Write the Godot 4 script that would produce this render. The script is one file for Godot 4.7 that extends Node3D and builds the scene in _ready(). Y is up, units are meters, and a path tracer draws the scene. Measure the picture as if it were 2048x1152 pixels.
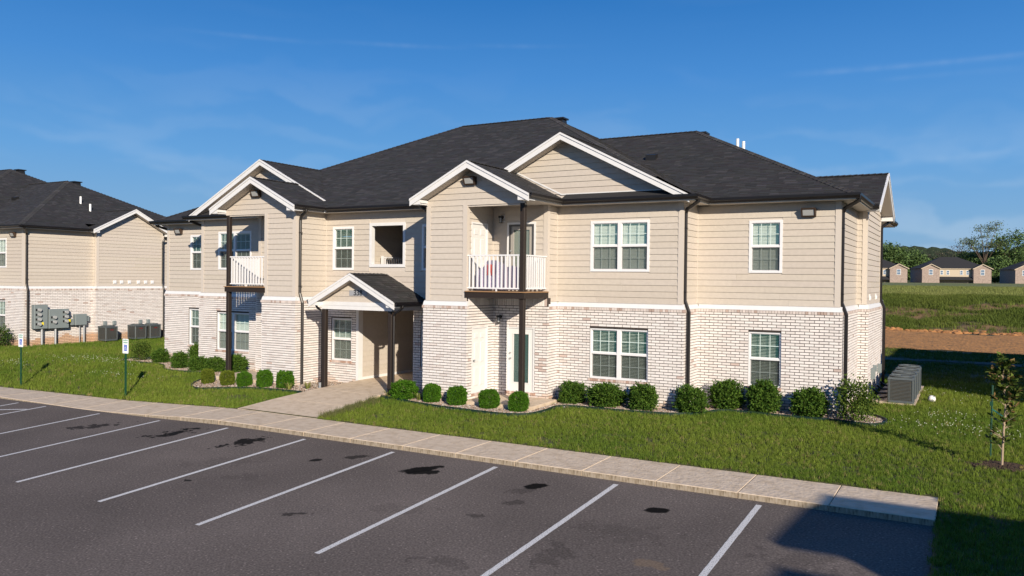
extends Node3D

# ---------------------------------------------------------------- numbers read off the photograph (metres, y up)
const EYE := Vector3(17.0437, 3.5, 19.9404)
const SUN_TO := Vector3(-1.05, -0.545, -1.0)      # the way the sunlight travels
const ZC := -1.48      # central wall
const ZB := -1.495     # wall at the back of the balconies
const ZG := -2.145     # gabled wall
const ZW := -3.544     # wing wall
const ZM := -9.3       # middle of the house
const BAND_LOW := 2.706
const BAND_TOP := 2.845
const COURSE := 0.1778
const SOFFIT := 5.74
const EAVE := 5.88
const PITCH := 0.51
const FACE := 0.09     # how far the brick stands out from the siding plane

var mats := {}
var rng := RandomNumberGenerator.new()
var bump := FastNoiseLite.new()

# ---------------------------------------------------------------- a small mesh collector
class MB:
	var v := PackedVector3Array()
	var n := PackedVector3Array()
	var c := PackedColorArray()
	var u := PackedVector2Array()
	var col := Color.WHITE
	var t := Transform3D()
	func tri(a: Vector3, b: Vector3, d: Vector3) -> void:      # counter-clockwise from outside
		a = t * a; b = t * b; d = t * d
		var k := (b - a).cross(d - a).normalized()
		v.append(a); v.append(d); v.append(b)
		for i in 3:
			n.append(k); c.append(col)
		u.append(Vector2.ZERO); u.append(Vector2.ZERO); u.append(Vector2.ZERO)
	func quad(a: Vector3, b: Vector3, d: Vector3, e: Vector3) -> void:
		a = t * a; b = t * b; d = t * d; e = t * e
		var k := (d - a).cross(e - b).normalized()
		v.append(a); v.append(d); v.append(b); v.append(a); v.append(e); v.append(d)
		u.append(Vector2(0, 0)); u.append(Vector2(1, 1)); u.append(Vector2(1, 0)); u.append(Vector2(0, 0)); u.append(Vector2(0, 1)); u.append(Vector2(1, 1))
		for i in 6:
			n.append(k); c.append(col)
	# skip: letters of the sides left out (l r b t n f = low x, high x, bottom, top, near (high z), far (low z))
	func box(lo: Vector3, hi: Vector3, skip := "") -> void:
		var p := [Vector3(lo.x, lo.y, lo.z), Vector3(hi.x, lo.y, lo.z), Vector3(hi.x, hi.y, lo.z), Vector3(lo.x, hi.y, lo.z), Vector3(lo.x, lo.y, hi.z), Vector3(hi.x, lo.y, hi.z), Vector3(hi.x, hi.y, hi.z), Vector3(lo.x, hi.y, hi.z)]
		hexa(p, skip)
	func hexa(p: Array, skip := "") -> void:
		if not "n" in skip: quad(p[4], p[5], p[6], p[7])
		if not "f" in skip: quad(p[1], p[0], p[3], p[2])
		if not "l" in skip: quad(p[0], p[4], p[7], p[3])
		if not "r" in skip: quad(p[5], p[1], p[2], p[6])
		if not "t" in skip: quad(p[7], p[6], p[2], p[3])
		if not "b" in skip: quad(p[0], p[1], p[5], p[4])
	# a box with its upright and long edges cut at 45 degrees
	func cbox(lo: Vector3, hi: Vector3, r: float) -> void:
		var o := [Vector2(lo.x + r, lo.z), Vector2(hi.x - r, lo.z), Vector2(hi.x, lo.z + r), Vector2(hi.x, hi.z - r), Vector2(hi.x - r, hi.z), Vector2(lo.x + r, hi.z), Vector2(lo.x, hi.z - r), Vector2(lo.x, lo.z + r)]
		var m := (lo + hi) / 2
		for i in 8:
			var a: Vector2 = o[i]
			var b: Vector2 = o[(i + 1) % 8]
			var ai := Vector2(lerpf(a.x, m.x, clampf(r / absf(hi.x - lo.x), 0, .4)), lerpf(a.y, m.z, clampf(r / absf(hi.z - lo.z), 0, .4)))
			var bi := Vector2(lerpf(b.x, m.x, clampf(r / absf(hi.x - lo.x), 0, .4)), lerpf(b.y, m.z, clampf(r / absf(hi.z - lo.z), 0, .4)))
			quad(Vector3(b.x, lo.y, b.y), Vector3(a.x, lo.y, a.y), Vector3(a.x, hi.y - r, a.y), Vector3(b.x, hi.y - r, b.y))
			quad(Vector3(b.x, hi.y - r, b.y), Vector3(a.x, hi.y - r, a.y), Vector3(ai.x, hi.y, ai.y), Vector3(bi.x, hi.y, bi.y))
			tri(Vector3(bi.x, hi.y, bi.y), Vector3(ai.x, hi.y, ai.y), Vector3(m.x, hi.y, m.z))
			tri(Vector3(a.x, lo.y, a.y), Vector3(b.x, lo.y, b.y), Vector3(m.x, lo.y, m.z))
	func tube(path: Array, rx: float, ry: float, sides := 8, turn := 0.0) -> void:
		var rings := []
		var last := Vector3.UP
		for i in path.size():
			var a: Vector3 = path[maxi(i - 1, 0)]
			var b: Vector3 = path[mini(i + 1, path.size() - 1)]
			var d := (b - a).normalized()
			var side := d.cross(Vector3(0, 0, 1) if absf(d.z) < .95 else Vector3(0, 1, 0)).normalized()
			var up := side.cross(d).normalized()
			var f := 1.0
			if path.size() > 2 and i > 0 and i < path.size() - 1:
				f = 1.0 / maxf(.6, (path[i] - a).normalized().dot(d))
			var ring := []
			for k in sides:
				var w := TAU * (k + .5) / sides + turn
				ring.append(path[i] + side * cos(w) * rx + up * sin(w) * ry)
			rings.append(ring)
			last = d
		for i in rings.size() - 1:
			for k in sides:
				quad(rings[i][(k + 1) % sides], rings[i][k], rings[i + 1][k], rings[i + 1][(k + 1) % sides])
		for k in range(1, sides - 1):
			tri(rings[0][0], rings[0][k], rings[0][k + 1])
			tri(rings[-1][0], rings[-1][k + 1], rings[-1][k])
	func taper(a: Vector3, b: Vector3, ra: float, rb: float, sides := 6) -> void:
		var d := (b - a).normalized()
		var side := d.cross(Vector3(0, 0, 1) if absf(d.z) < .9 else Vector3(1, 0, 0)).normalized()
		var up := side.cross(d)
		for k in sides:
			var w := TAU * k / sides
			var x := TAU * (k + 1) / sides
			var p := side * cos(w) + up * sin(w)
			var q := side * cos(x) + up * sin(x)
			quad(a + q * ra, a + p * ra, b + p * rb, b + q * rb)
	func disc(at: Vector3, nrm: Vector3, r: float, sides := 16) -> void:
		var side := nrm.cross(Vector3.UP if absf(nrm.y) < .9 else Vector3.RIGHT).normalized()
		var up := nrm.cross(side)
		for k in sides:
			var w := TAU * k / sides
			var x := TAU * (k + 1) / sides
			tri(at, at + (side * cos(w) + up * sin(w)) * r, at + (side * cos(x) + up * sin(x)) * r)
	func poly(pts: Array) -> void:     # convex, counter-clockwise from outside
		for i in range(1, pts.size() - 1):
			tri(pts[0], pts[i], pts[i + 1])
	func mesh(mat: Material = null) -> ArrayMesh:
		var m := ArrayMesh.new()
		if v.is_empty():
			return m
		var a := []
		a.resize(Mesh.ARRAY_MAX)
		a[Mesh.ARRAY_VERTEX] = v; a[Mesh.ARRAY_NORMAL] = n; a[Mesh.ARRAY_COLOR] = c; a[Mesh.ARRAY_TEX_UV] = u
		m.add_surface_from_arrays(Mesh.PRIMITIVE_TRIANGLES, a)
		if mat:
			m.surface_set_material(0, mat)
		return m

# ---------------------------------------------------------------- objects
var taken := {}
func numbered(called: String) -> String:
	var k: int = taken.get(called, 0)
	taken[called] = k + 1
	return called if k == 0 else "%s_%03d" % [called, k]

func put(called: String, m, mat, parent: Node = self, at := Vector3.ZERO) -> MeshInstance3D:
	var o := MeshInstance3D.new()
	o.name = called if parent != self else numbered(called)
	o.mesh = m.mesh() if m is MB else m
	if mat: o.material_override = mat
	o.position = at
	parent.add_child(o, true)
	return o

func thing(called: String, label: String, category: String, at := Vector3.ZERO, turn := 0.0, group := "") -> Node3D:
	var o := Node3D.new()
	o.name = numbered(called)
	add_child(o)
	o.position = at
	o.rotation.y = turn
	tag(o, label, category, group)
	return o

func tag(o: Node, label: String, category := "", group := "", kind := "") -> Node:
	if label: o.set_meta("label", label)
	if category: o.set_meta("category", category)
	if group: o.set_meta("group", group)
	if kind: o.set_meta("kind", kind)
	return o

func structure(called: String, m, mat, label := "", category := "") -> MeshInstance3D:
	var o := put(called, m, mat)
	tag(o, label, category, "", "structure")
	return o

func copy(o: Node3D, label: String, at: Vector3, turn := 0.0, scale_by := Vector3.ONE) -> Node3D:
	var k: Node3D = o.duplicate()
	var base := String(o.name)
	var cut := RegEx.create_from_string("_\\d{3}$").search(base)
	if cut: base = base.substr(0, cut.get_start())
	k.name = numbered(base)
	add_child(k)
	k.position = at
	k.rotation.y = turn
	k.scale = scale_by
	k.set_meta("label", label)
	return k

# ---------------------------------------------------------------- materials
func lin(r: float, g: float, b: float) -> Color:
	return Color(r, g, b).linear_to_srgb()

func ramp(stops: Array) -> Gradient:
	var g := Gradient.new()
	var o := PackedFloat32Array()
	var k := PackedColorArray()
	for s in stops:
		o.append(s[0]); k.append(s[1])
	g.offsets = o; g.colors = k
	return g

func noise_tex(freq: float, stops: Array, side := 512, octaves := 4, kind := FastNoiseLite.TYPE_SIMPLEX_SMOOTH, sd := 1, normal := false, strength := 4.0) -> NoiseTexture2D:
	var t := NoiseTexture2D.new()
	var f := FastNoiseLite.new()
	f.noise_type = kind
	f.frequency = freq
	f.fractal_octaves = octaves
	f.seed = sd
	t.width = side; t.height = side
	t.seamless = true
	t.noise = f
	if normal:
		t.as_normal_map = true
		t.bump_strength = strength
	elif stops:
		t.color_ramp = ramp(stops)
	return t

func mat(key: String, color: Color, rough := .8, metal := 0.0) -> StandardMaterial3D:
	var m := StandardMaterial3D.new()
	m.resource_name = key
	m.albedo_color = color
	m.roughness = rough
	m.metallic = metal
	mats[key] = m
	return m

func tri_tex(m: StandardMaterial3D, tex, scale_by: float, nrm = null, depth := 1.0, world := true) -> void:
	m.uv1_triplanar = true
	m.uv1_world_triplanar = world
	m.uv1_scale = Vector3.ONE * scale_by
	if tex: m.albedo_texture = tex
	if nrm:
		m.normal_enabled = true
		m.normal_texture = nrm
		m.normal_scale = depth

func make_materials() -> void:
	var w := func(x: float) -> Color: return Color(x, x, x)
	var grain_n = noise_tex(.06, [], 512, 5, FastNoiseLite.TYPE_SIMPLEX, 5, true, 3.0)
	var m := mat("siding", lin(.53, .475, .412), .75)
	tri_tex(m, noise_tex(.02, [[0.0, w.call(.95)], [1.0, w.call(1.0)]], 512, 5), .6)
	m.vertex_color_use_as_albedo = true
	m = mat("trim_tan", lin(.54, .485, .425), .6)
	m = mat("trim_white", lin(.69, .69, .69), .5)
	tri_tex(m, noise_tex(.015, [[0.0, w.call(.97)], [1.0, w.call(1.0)]], 256, 4), .8)
	m = mat("soffit", lin(.56, .51, .45), .7)
	# brick: a washed, blotchy face
	m = mat("brick", Color.WHITE, .9)
	m.vertex_color_use_as_albedo = true
	tri_tex(m, noise_tex(.045, [[0.0, lin(.50, .36, .31)], [.15, lin(.70, .61, .58)], [.20, lin(.98, .97, .97)], [1.0, Color.WHITE]], 1024, 4, FastNoiseLite.TYPE_SIMPLEX_SMOOTH, 3), .75)
	m = mat("mortar", lin(.062, .047, .041), .95)
	tri_tex(m, noise_tex(.05, [[0.0, w.call(.7)], [1.0, w.call(1.0)]], 256, 4), 1.5, grain_n, .6)
	m = mat("shingle", Color.WHITE, .9)
	m.vertex_color_use_as_albedo = true
	tri_tex(m, noise_tex(.25, [[0.0, w.call(.62)], [.5, w.call(.9)], [1.0, w.call(1.0)]], 512, 3, FastNoiseLite.TYPE_SIMPLEX, 8), 1.2)
	m = mat("roof_deck", lin(.018, .018, .020), .95)
	m = mat("gutter", lin(.0075, .006, .006), .4)
	m = mat("stained_wood", lin(.020, .012, .008), .7)
	tri_tex(m, noise_tex(.03, [[0.0, lin(.55, .5, .45)], [.62, Color.WHITE], [1.0, Color.WHITE]], 512, 5, FastNoiseLite.TYPE_SIMPLEX_SMOOTH, 21), 1.1, grain_n, .5)
	m.uv1_scale = Vector3(1.8, .35, 1.8)
	m = mat("worn_wood", lin(.30, .17, .08), .7)
	m = mat("vinyl_white", lin(.71, .71, .72), .35)
	m = mat("door_white", lin(.66, .655, .64), .4)
	m = mat("door_grey", lin(.33, .31, .28), .45)
	m = mat("storm_frame", lin(.055, .055, .055), .4)
	m = mat("blind", lin(.60, .66, .61), .6)
	m = mat("muntin", lin(.55, .66, .64), .4)
	m = mat("glass", Color(.30, .60, .56, .16), .03)
	m.transparency = BaseMaterial3D.TRANSPARENCY_ALPHA
	m.metallic_specular = .6
	m = mat("screen", Color(.30, .30, .28, .45), .8)
	m.transparency = BaseMaterial3D.TRANSPARENCY_ALPHA
	m = mat("far_pane", lin(.5, .53, .55), .06, .85)
	m = mat("black_metal", lin(.02, .019, .018), .4, .3)
	m = mat("bronze", lin(.055, .035, .025), .4, .2)
	m = mat("lens", lin(.35, .36, .36), .15)
	m = mat("galvanised", lin(.42, .44, .46), .35, .6)
	m = mat("dark_text", lin(.012, .012, .014), .5)
	m = mat("plate_grey", lin(.30, .31, .34), .45)
	# ground
	m = mat("concrete", lin(.625, .515, .39), .9)
	tri_tex(m, noise_tex(.012, [[0.0, lin(.74, .70, .64)], [.5, lin(.92, .90, .88)], [1.0, Color.WHITE]], 1024, 6, FastNoiseLite.TYPE_SIMPLEX_SMOOTH, 31), .22, grain_n, .35)
	m = mat("curb_stain", lin(.38, .33, .27), .95)
	tri_tex(m, noise_tex(.03, [[0.0, lin(.30, .26, .20)], [.45, lin(.75, .70, .62)], [1.0, Color.WHITE]], 512, 5, FastNoiseLite.TYPE_SIMPLEX_SMOOTH, 33), 1.0)
	m.uv1_scale = Vector3(1.2, .25, 1.2)
	m = mat("line_paint", lin(.70, .69, .67), .8)
	tri_tex(m, noise_tex(.08, [[0.0, lin(.12, .12, .12)], [.24, lin(.28, .28, .28)], [.36, lin(.82, .82, .82)], [1.0, Color.WHITE]], 512, 4, FastNoiseLite.TYPE_SIMPLEX_SMOOTH, 41), .9)
	m = mat("soil", lin(.075, .070, .026), .97)
	m.vertex_color_use_as_albedo = true
	tri_tex(m, noise_tex(.03, [[0.0, lin(.5, .55, .45)], [.5, lin(.85, .85, .8)], [1.0, lin(1.2, 1.1, .95)]], 512, 5, FastNoiseLite.TYPE_SIMPLEX_SMOOTH, 51), .35, grain_n, 1.0)
	m.albedo_color = Color.WHITE
	m = mat("mulch", lin(.16, .11, .075), .97)
	tri_tex(m, noise_tex(.06, [[0.0, w.call(.5)], [1.0, w.call(1.0)]], 512, 4), .8, grain_n, 1.0)
	m = mat("dark_mulch", lin(.035, .022, .015), .97)
	m = mat("dirt", lin(.50, .225, .055), .95)
	tri_tex(m, noise_tex(.02, [[0.0, lin(.45, .5, .5)], [.4, lin(.8, .8, .8)], [.7, Color.WHITE], [1.0, lin(1.2, 1.15, 1.0)]], 512, 6, FastNoiseLite.TYPE_SIMPLEX_SMOOTH, 61), .09, grain_n, 1.0)
	m = mat("grass", Color.WHITE, .85)
	m.metallic_specular = .25
	m.vertex_color_use_as_albedo = true
	m.backlight_enabled = true
	m.backlight = lin(.14, .17, .025)
	m = mat("leaf", Color.WHITE, .75)
	m.metallic_specular = .25
	m.vertex_color_use_as_albedo = true
	m.backlight_enabled = true
	m.backlight = lin(.06, .11, .012)
	m = mat("far_leaf", Color.WHITE, .8)
	m.vertex_color_use_as_albedo = true
	m = mat("bark", lin(.17, .12, .085), .95)
	tri_tex(m, noise_tex(.06, [[0.0, w.call(.6)], [1.0, w.call(1.0)]], 256, 4), 2.0)
	m = mat("pale_bark", lin(.34, .26, .18), .9)
	m = mat("stone", Color.WHITE, .9)
	m.vertex_color_use_as_albedo = true
	m = mat("edging", lin(.010, .028, .022), .35)
	m = mat("sign_post", lin(.006, .055, .028), .45)
	m = mat("sign_white", lin(.78, .80, .80), .4)
	m = mat("sign_green", lin(.02, .25, .14), .5)
	m = mat("sign_blue", lin(.015, .085, .50), .45)
	m = mat("ac_paint", lin(.085, .10, .105), .45, .2)
	m = mat("ac_coil", lin(.20, .14, .075), .7, .1)
	m = mat("utility_grey", lin(.20, .235, .24), .5, .1)
	m = mat("yellow_label", lin(.75, .62, .03), .6)
	m = mat("red_badge", lin(.14, .015, .012), .5)
	m = mat("pvc", lin(.8, .8, .78), .5)
	m = mat("ball_white", lin(.75, .75, .72), .5)
	m = mat("ball_grey", lin(.28, .29, .30), .6)
	m = mat("tie_green", lin(.02, .45, .25), .5)
	m = mat("far_brick", lin(.40, .315, .27), .95)
	tri_tex(m, noise_tex(.05, [[0.0, w.call(.75)], [1.0, w.call(1.0)]], 256, 4), .12)
	m = mat("far_siding", lin(.44, .37, .28), .9)
	m = mat("hill", Color.WHITE, 1.0)
	m.vertex_color_use_as_albedo = true
	tri_tex(m, noise_tex(.05, [[0.0, w.call(.45)], [1.0, w.call(1.0)]], 512, 5), .006)

# ---------------------------------------------------------------- the apartment house
# a wall: from a to b as seen from outside (left to right), plan coordinates (x, z); ea, eb: +1 outer corner, -1 inner corner
func seg(ax: float, az: float, bx: float, bz: float, ea: int, eb: int, low := [], up := [], more := {}) -> Dictionary:
	var a := Vector2(ax, az)
	var b := Vector2(bx, bz)
	var d := (b - a).normalized()
	var x := Vector3(d.x, 0, d.y)
	var t := Transform3D(Basis(x, Vector3.UP, x.cross(Vector3.UP)), Vector3(ax, 0, az))
	var s := {"t": t, "len": a.distance_to(b), "ea": ea, "eb": eb, "low": low, "up": up, "front": absf(d.x) > .5, "top": SOFFIT, "band": true, "base": -.45, "lower": true}
	s.merge(more, true)
	return s

func house_walls() -> Array:
	var w2 := [[1.16, 2.99, .595, 2.09, "twin"]]
	var u2 := [[1.13, 2.98, 3.765, 5.265, "twin"]]
	var out := []
	# centre, with the breezeway below and the open landing above
	out.append(seg(-2.72, ZC, 2.72, ZC, -1, -1,
		[[.34, 1.26, .63, 2.1, "one"], [1.55, 3.89, -1.0, 2.60, "pass"], [4.18, 5.10, .63, 2.1, "one"]],
		[[.33, 1.28, 3.765, 5.265, "one"], [1.97, 3.49, 3.87, 5.36, "open"], [4.16, 5.11, 3.765, 5.265, "one"]]))
	for k in [1, -1]:
		var q := func(ax, az, bx, bz, ea, eb, low, up, more = {}):
			if k == 1:
				out.append(seg(ax, az, bx, bz, ea, eb, low, up, more))
				return
			var l: float = Vector2(ax, az).distance_to(Vector2(bx, bz))
			var f := func(r): return [l - r[1], l - r[0], r[2], r[3], r[4]]
			out.append(seg(-bx, bz, -ax, az, eb, ea, low.map(f), up.map(f), more))
		q.call(2.72, ZC, 2.72, 0.0, -1, 1, [], [])
		q.call(2.72, 0.0, 4.114, 0.0, 1, 1, [], [], {"top": 5.67})
		q.call(4.114, 0.0, 4.114, ZB, 1, -1, [[.22, 1.12, .10, 2.08, "hole"]], [[.23, 1.16, 3.2, 5.2, "hole"]], {"band": false, "base": -.2})
		q.call(4.114, ZB, 6.01, ZB, -1, 1, [[.58, 1.55, .10, 2.08, "hole"]], [[.53, 1.52, 3.2, 5.24, "hole"]], {"band": false, "base": -.2})
		q.call(6.01, ZB, 6.01, ZG, 1, -1, [], [])
		q.call(6.01, ZG, 9.95, ZG, -1, 1, w2, u2)
		q.call(9.95, ZG, 9.95, ZW, 1, -1, [], [])
		q.call(9.95, ZW, 13.9, ZW, -1, 1, [[1.545, 2.465, .53, 2.09, "one"]], [[1.52, 2.45, 3.765, 5.265, "one"]])
		q.call(13.9, ZW, 13.9, -7.25, 1, -1, [], [])
		q.call(13.9, -7.25, 14.18, -7.25, -1, 1, [], [])
		q.call(14.18, -7.25, 14.18, -11.35, 1, 1, [], [])
		q.call(14.18, -11.35, 13.9, -11.35, 1, -1, [], [])
		q.call(13.9, -11.35, 13.9, -15.06, -1, 1, [], [])
	out.append(seg(13.9, -15.06, 1.2, -15.06, 1, 1, [], []))
	out.append(seg(-1.2, -15.06, -13.9, -15.06, 1, 1, [], []))
	return out

# rectangles left of (x0..x1, y0..y1) once the openings are cut out
func rects(x0: float, x1: float, y0: float, y1: float, holes: Array) -> Array:
	var xs := [x0, x1]
	for h in holes:
		for e in [h[0], h[1]]:
			if e > x0 + .001 and e < x1 - .001: xs.append(e)
	xs.sort()
	var out := []
	for i in xs.size() - 1:
		var a: float = xs[i]
		var b: float = xs[i + 1]
		if b - a < .002: continue
		var from := y0
		var inside := []
		for h in holes:
			if h[0] < (a + b) / 2 and h[1] > (a + b) / 2: inside.append(h)
		inside.sort_custom(func(p, q): return p[2] < q[2])
		for h in inside:
			if h[2] > from + .002: out.append([a, b, from, minf(h[2], y1)])
			from = maxf(from, h[3])
		if from < y1 - .002: out.append([a, b, from, y1])
	return out

# the free stretches of one course
func spans(x0: float, x1: float, y0: float, y1: float, holes: Array) -> Array:
	var out := [[x0, x1]]
	for h in holes:
		if minf(y1, h[3]) - maxf(y0, h[2]) < .02: continue
		var rest := []
		for s in out:
			if h[1] <= s[0] or h[0] >= s[1]: rest.append(s); continue
			if h[0] > s[0] + .01: rest.append([s[0], h[0]])
			if h[1] < s[1] - .01: rest.append([h[1], s[1]])
		out = rest
	return out

func brick_color() -> Color:
	var r := rng.randf()
	var g := rng.randf_range(.93, 1.04)
	if r < .015: return Color(.52 * g, .42 * g, .38 * g)
	if r < .10: return Color(.64 * g, .585 * g, .555 * g)
	if r < .40: return Color(.69 * g, .65 * g, .625 * g)
	return Color(.725 * g, .69 * g, .665 * g)

func brick_at(mb: MB, t: Transform3D, s0: float, s1: float, y0: float, y1: float, d1: float, d0 := .0) -> void:
	mb.t = t
	var j := rng.randf_range(-.0015, .0015)
	mb.box(Vector3(s0, y0, d0), Vector3(s1, y1, d1 + j), "f")

# all brickwork of a house. singles: full bricks, to be made objects of their own
func splashed(c: Color, p: Vector3, origin: Vector3) -> Color:
	var q := p + origin
	var reach := (.28 if origin.x < -1 else -.02) + bump.get_noise_2d(q.x * 9 + q.z * 9, q.y * 3) * .3
	return c.lerp(Color(.50, .27, .12), clampf((reach - p.y) * 5.0, 0, .75 if origin.x < -1 else .4))

func lay_bricks(walls: Array, mb: MB, singles: Array, origin: Vector3) -> void:
	var top := BAND_LOW - .088
	for w in walls:
		if not w.lower: continue
		var a := 0.0
		var b: float = w.len
		if w.front:
			a = -FACE if w.ea > 0 else FACE
			b += FACE if w.eb > 0 else -FACE
		else:
			a = .006; b -= .006
		var wtop: float = top if w.band else 2.95
		var k := 0
		var y: float = wtop
		if not w.band:      # a soldier course under the deck
			var x := a
			while x < b - .03:
				mb.col = brick_color()
				brick_at(mb, w.t, x, minf(x + .07, b), wtop - .2365, wtop, FACE)
				x += .0813
			y = wtop - .254
		while y > w.base:
			var y0 := y - .0635
			for s in spans(a, b, y0, y, w.low):
				var x: float = floorf((s[0] + 3.0) / .254) * .254 - 3.0 + (.127 if k % 2 else 0.0) - .254
				while x < s[1]:
					var p := maxf(x, s[0])
					var q := minf(x + .2365, s[1])
					if q - p > .006:
						var col := splashed(brick_color(), w.t * Vector3((p + q) / 2, y0, 0), origin)
						if q - p > .236:
							singles.append({"t": w.t, "x": (p + q) / 2, "y": (y0 + y) / 2, "col": col, "far": (w.t * Vector3((p + q) / 2, (y0 + y) / 2, 0) + origin).distance_to(EYE)})
						else:
							mb.col = col
							brick_at(mb, w.t, p, q, y0, y, FACE)
					x += .254
			y -= .0813
			k += 1
		if w.band:          # the rowlock under the white board
			var x := a - (.02 if w.ea > 0 and w.front else 0.0)
			while x < b + .01:
				var g := rng.randf_range(.8, 1.05)
				mb.col = Color(.62 * g, .55 * g, .51 * g) if rng.randf() < .8 else Color(.46 * g, .35 * g, .30 * g)
				var clear := true
				for h in w.low:
					if h[3] > BAND_LOW - .1 and x < h[1] and x + .07 > h[0]: clear = false
				if clear: brick_at(mb, w.t, x, x + .0705, BAND_LOW - .083, BAND_LOW - .006, FACE + .028)
				x += .0813
		for h in w.low:     # sills
			if h[4] == "one" or h[4] == "twin" or h[4] == "hole":
				var x: float = h[0] - .03
				while x < h[1] + .0:
					var g := rng.randf_range(.8, 1.05)
					mb.col = Color(.58 * g, .47 * g, .42 * g) if rng.randf() < .6 else Color(.42 * g, .28 * g, .22 * g)
					brick_at(mb, w.t, x, x + .0705, h[2] - .075, h[2] - .002, FACE + .025, -.05)
					x += .0813

func lay_mortar(walls: Array, mb: MB) -> void:
	for w in walls:
		mb.t = w.t
		var a: float = (-FACE + .017 if w.ea > 0 else FACE - .017) if w.front else 0.0
		var b: float = w.len + ((FACE - .017 if w.eb > 0 else -FACE + .017) if w.front else 0.0)
		for r in rects(a, b, w.base, (BAND_LOW if w.band else 2.96), w.low):
			mb.box(Vector3(r[0], r[2], -.12), Vector3(r[1], r[3], FACE - .017))

func siding_color() -> Color:
	var g := rng.randf_range(.95, 1.03)
	return Color(g, g * rng.randf_range(.99, 1.005), g * rng.randf_range(.975, 1.0))

func board_mesh(l: float, h := COURSE) -> ArrayMesh:
	var mb := MB.new()
	mb.col = siding_color()
	mb.hexa([Vector3(0, 0, .001), Vector3(l, 0, .001), Vector3(l, h + .012, .001), Vector3(0, h + .012, .001), Vector3(0, 0, .030), Vector3(l, 0, .030), Vector3(l, h + .012, .007), Vector3(0, h + .012, .007)], "f")
	return mb.mesh()

var board_kinds := {}
func lay_siding(walls: Array, parent: Node3D, as_parts: bool, stuff: MB) -> void:
	for w in walls:
		var a: float = .12 if w.ea > 0 else .03
		var b: float = w.len - (.12 if w.eb > 0 else .03)
		if b - a < .05: continue
		var y: float = BAND_TOP if w.band else 3.16
		while y < w.top:
			var h := minf(COURSE, w.top - y)
			if h < .03: break
			for s in spans(a, b, y, y + h, w.up):
				var joints := [s[0], s[1]]
				if s[1] - s[0] > 3.7:
					joints.insert(1, lerpf(s[0], s[1], rng.randf_range(.25, .75)))
				for j in joints.size() - 1:
					var l: float = joints[j + 1] - joints[j] - (.003 if j < joints.size() - 2 else 0.0)
					var here: Transform3D = w.t * Transform3D(Basis(), Vector3(joints[j], y, 0))
					if as_parts:
						var key := "%.3f %.3f %d" % [l, h, rng.randi() % 3]
						if not board_kinds.has(key): board_kinds[key] = board_mesh(l, h)
						var o := put("siding_board", board_kinds[key], mats.siding, parent)
						o.transform = here
					else:
						stuff.t = here
						stuff.col = siding_color()
						stuff.hexa([Vector3(0, 0, .001), Vector3(l, 0, .001), Vector3(l, h + .012, .001), Vector3(0, h + .012, .001), Vector3(0, 0, .030), Vector3(l, 0, .030), Vector3(l, h + .012, .007), Vector3(0, h + .012, .007)], "f")
			y += COURSE

# boards on a triangle of wall under a gable: middle xm, face z, from y0; roof line given by apex height and slope
func gable_boards(parent: Node3D, t: Transform3D, y0: float, apex: float, half: float, slope := PITCH) -> void:
	var y := y0
	while y < apex - .04:
		var lo := minf(half, (apex - y) / slope)
		var hi := minf(half, (apex - y - COURSE - .008) / slope)
		var mb := MB.new()
		mb.col = siding_color()
		var top := minf(y + COURSE + .008, apex)
		hi = maxf(hi, 0.0)
		mb.hexa([Vector3(-lo, y, .001), Vector3(lo, y, .001), Vector3(hi, top, .001), Vector3(-hi, top, .001), Vector3(-lo, y, .030), Vector3(lo, y, .030), Vector3(hi, top, .007), Vector3(-hi, top, .007)], "f")
		var o := put("gable_board", mb, mats.siding, parent)
		o.transform = t
		y += COURSE

func lay_sheathing(walls: Array, mb: MB) -> void:
	for w in walls:
		mb.t = w.t
		var a: float = 0.0 if w.ea > 0 else 0.0
		for r in rects(a, w.len, BAND_LOW - .05 if w.band else 2.97, w.top + .06, w.up):
			mb.box(Vector3(r[0], r[2], -.12), Vector3(r[1], r[3], 0))

func lay_trim(walls: Array, house: Node3D) -> void:
	for w in walls:
		var y0: float = BAND_TOP if w.band else 3.16
		var at := []
		if w.ea > 0: at.append([-.034 if w.front else .0, .115, .034])
		if w.eb > 0: at.append([w.len - .115, w.len + (.034 if w.front else .0), .034])
		if w.ea < 0: at.append([0, .032, .036])
		if w.eb < 0: at.append([w.len - .032, w.len, .036])
		for q in at:
			var m := MB.new()
			m.t = w.t
			m.box(Vector3(q[0], y0, 0), Vector3(q[1], w.top, q[2]), "f")
			put("corner_board", m, mats.trim_tan, house)
		if w.band:
			var a := 0.0
			var b: float = w.len
			if w.front:
				a = -.09 if w.ea > 0 else .09
				b += .09 if w.eb > 0 else -.09
			for s in spans(a, b, BAND_LOW, BAND_LOW + .1, w.low.filter(func(h): return h[3] > BAND_LOW)):
				var m := MB.new()
				m.t = w.t
				m.hexa([Vector3(s[0], BAND_LOW, 0), Vector3(s[1], BAND_LOW, 0), Vector3(s[1], BAND_TOP + .004, 0), Vector3(s[0], BAND_TOP + .004, 0), Vector3(s[0], BAND_LOW, FACE + .012), Vector3(s[1], BAND_LOW, FACE + .012), Vector3(s[1], BAND_TOP - .03, .055), Vector3(s[0], BAND_TOP - .03, .055)], "f")
				put("band_board", m, mats.trim_white, house)

# ---------------------------------------------------------------- roofs. each: a list of faces, each face [origin at the eave, along, up the slope, outline in (along, up)]
func slope_face(o: Vector3, along: Vector3, inward: Vector3, outline: Array, slope := PITCH) -> Array:
	var k := sqrt(1 + slope * slope)
	var up := (inward + Vector3.UP * slope) / k
	var pts := []
	for p in outline: pts.append(Vector2(p[0], p[1] * k))
	return [o, along, up, pts]

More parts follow.
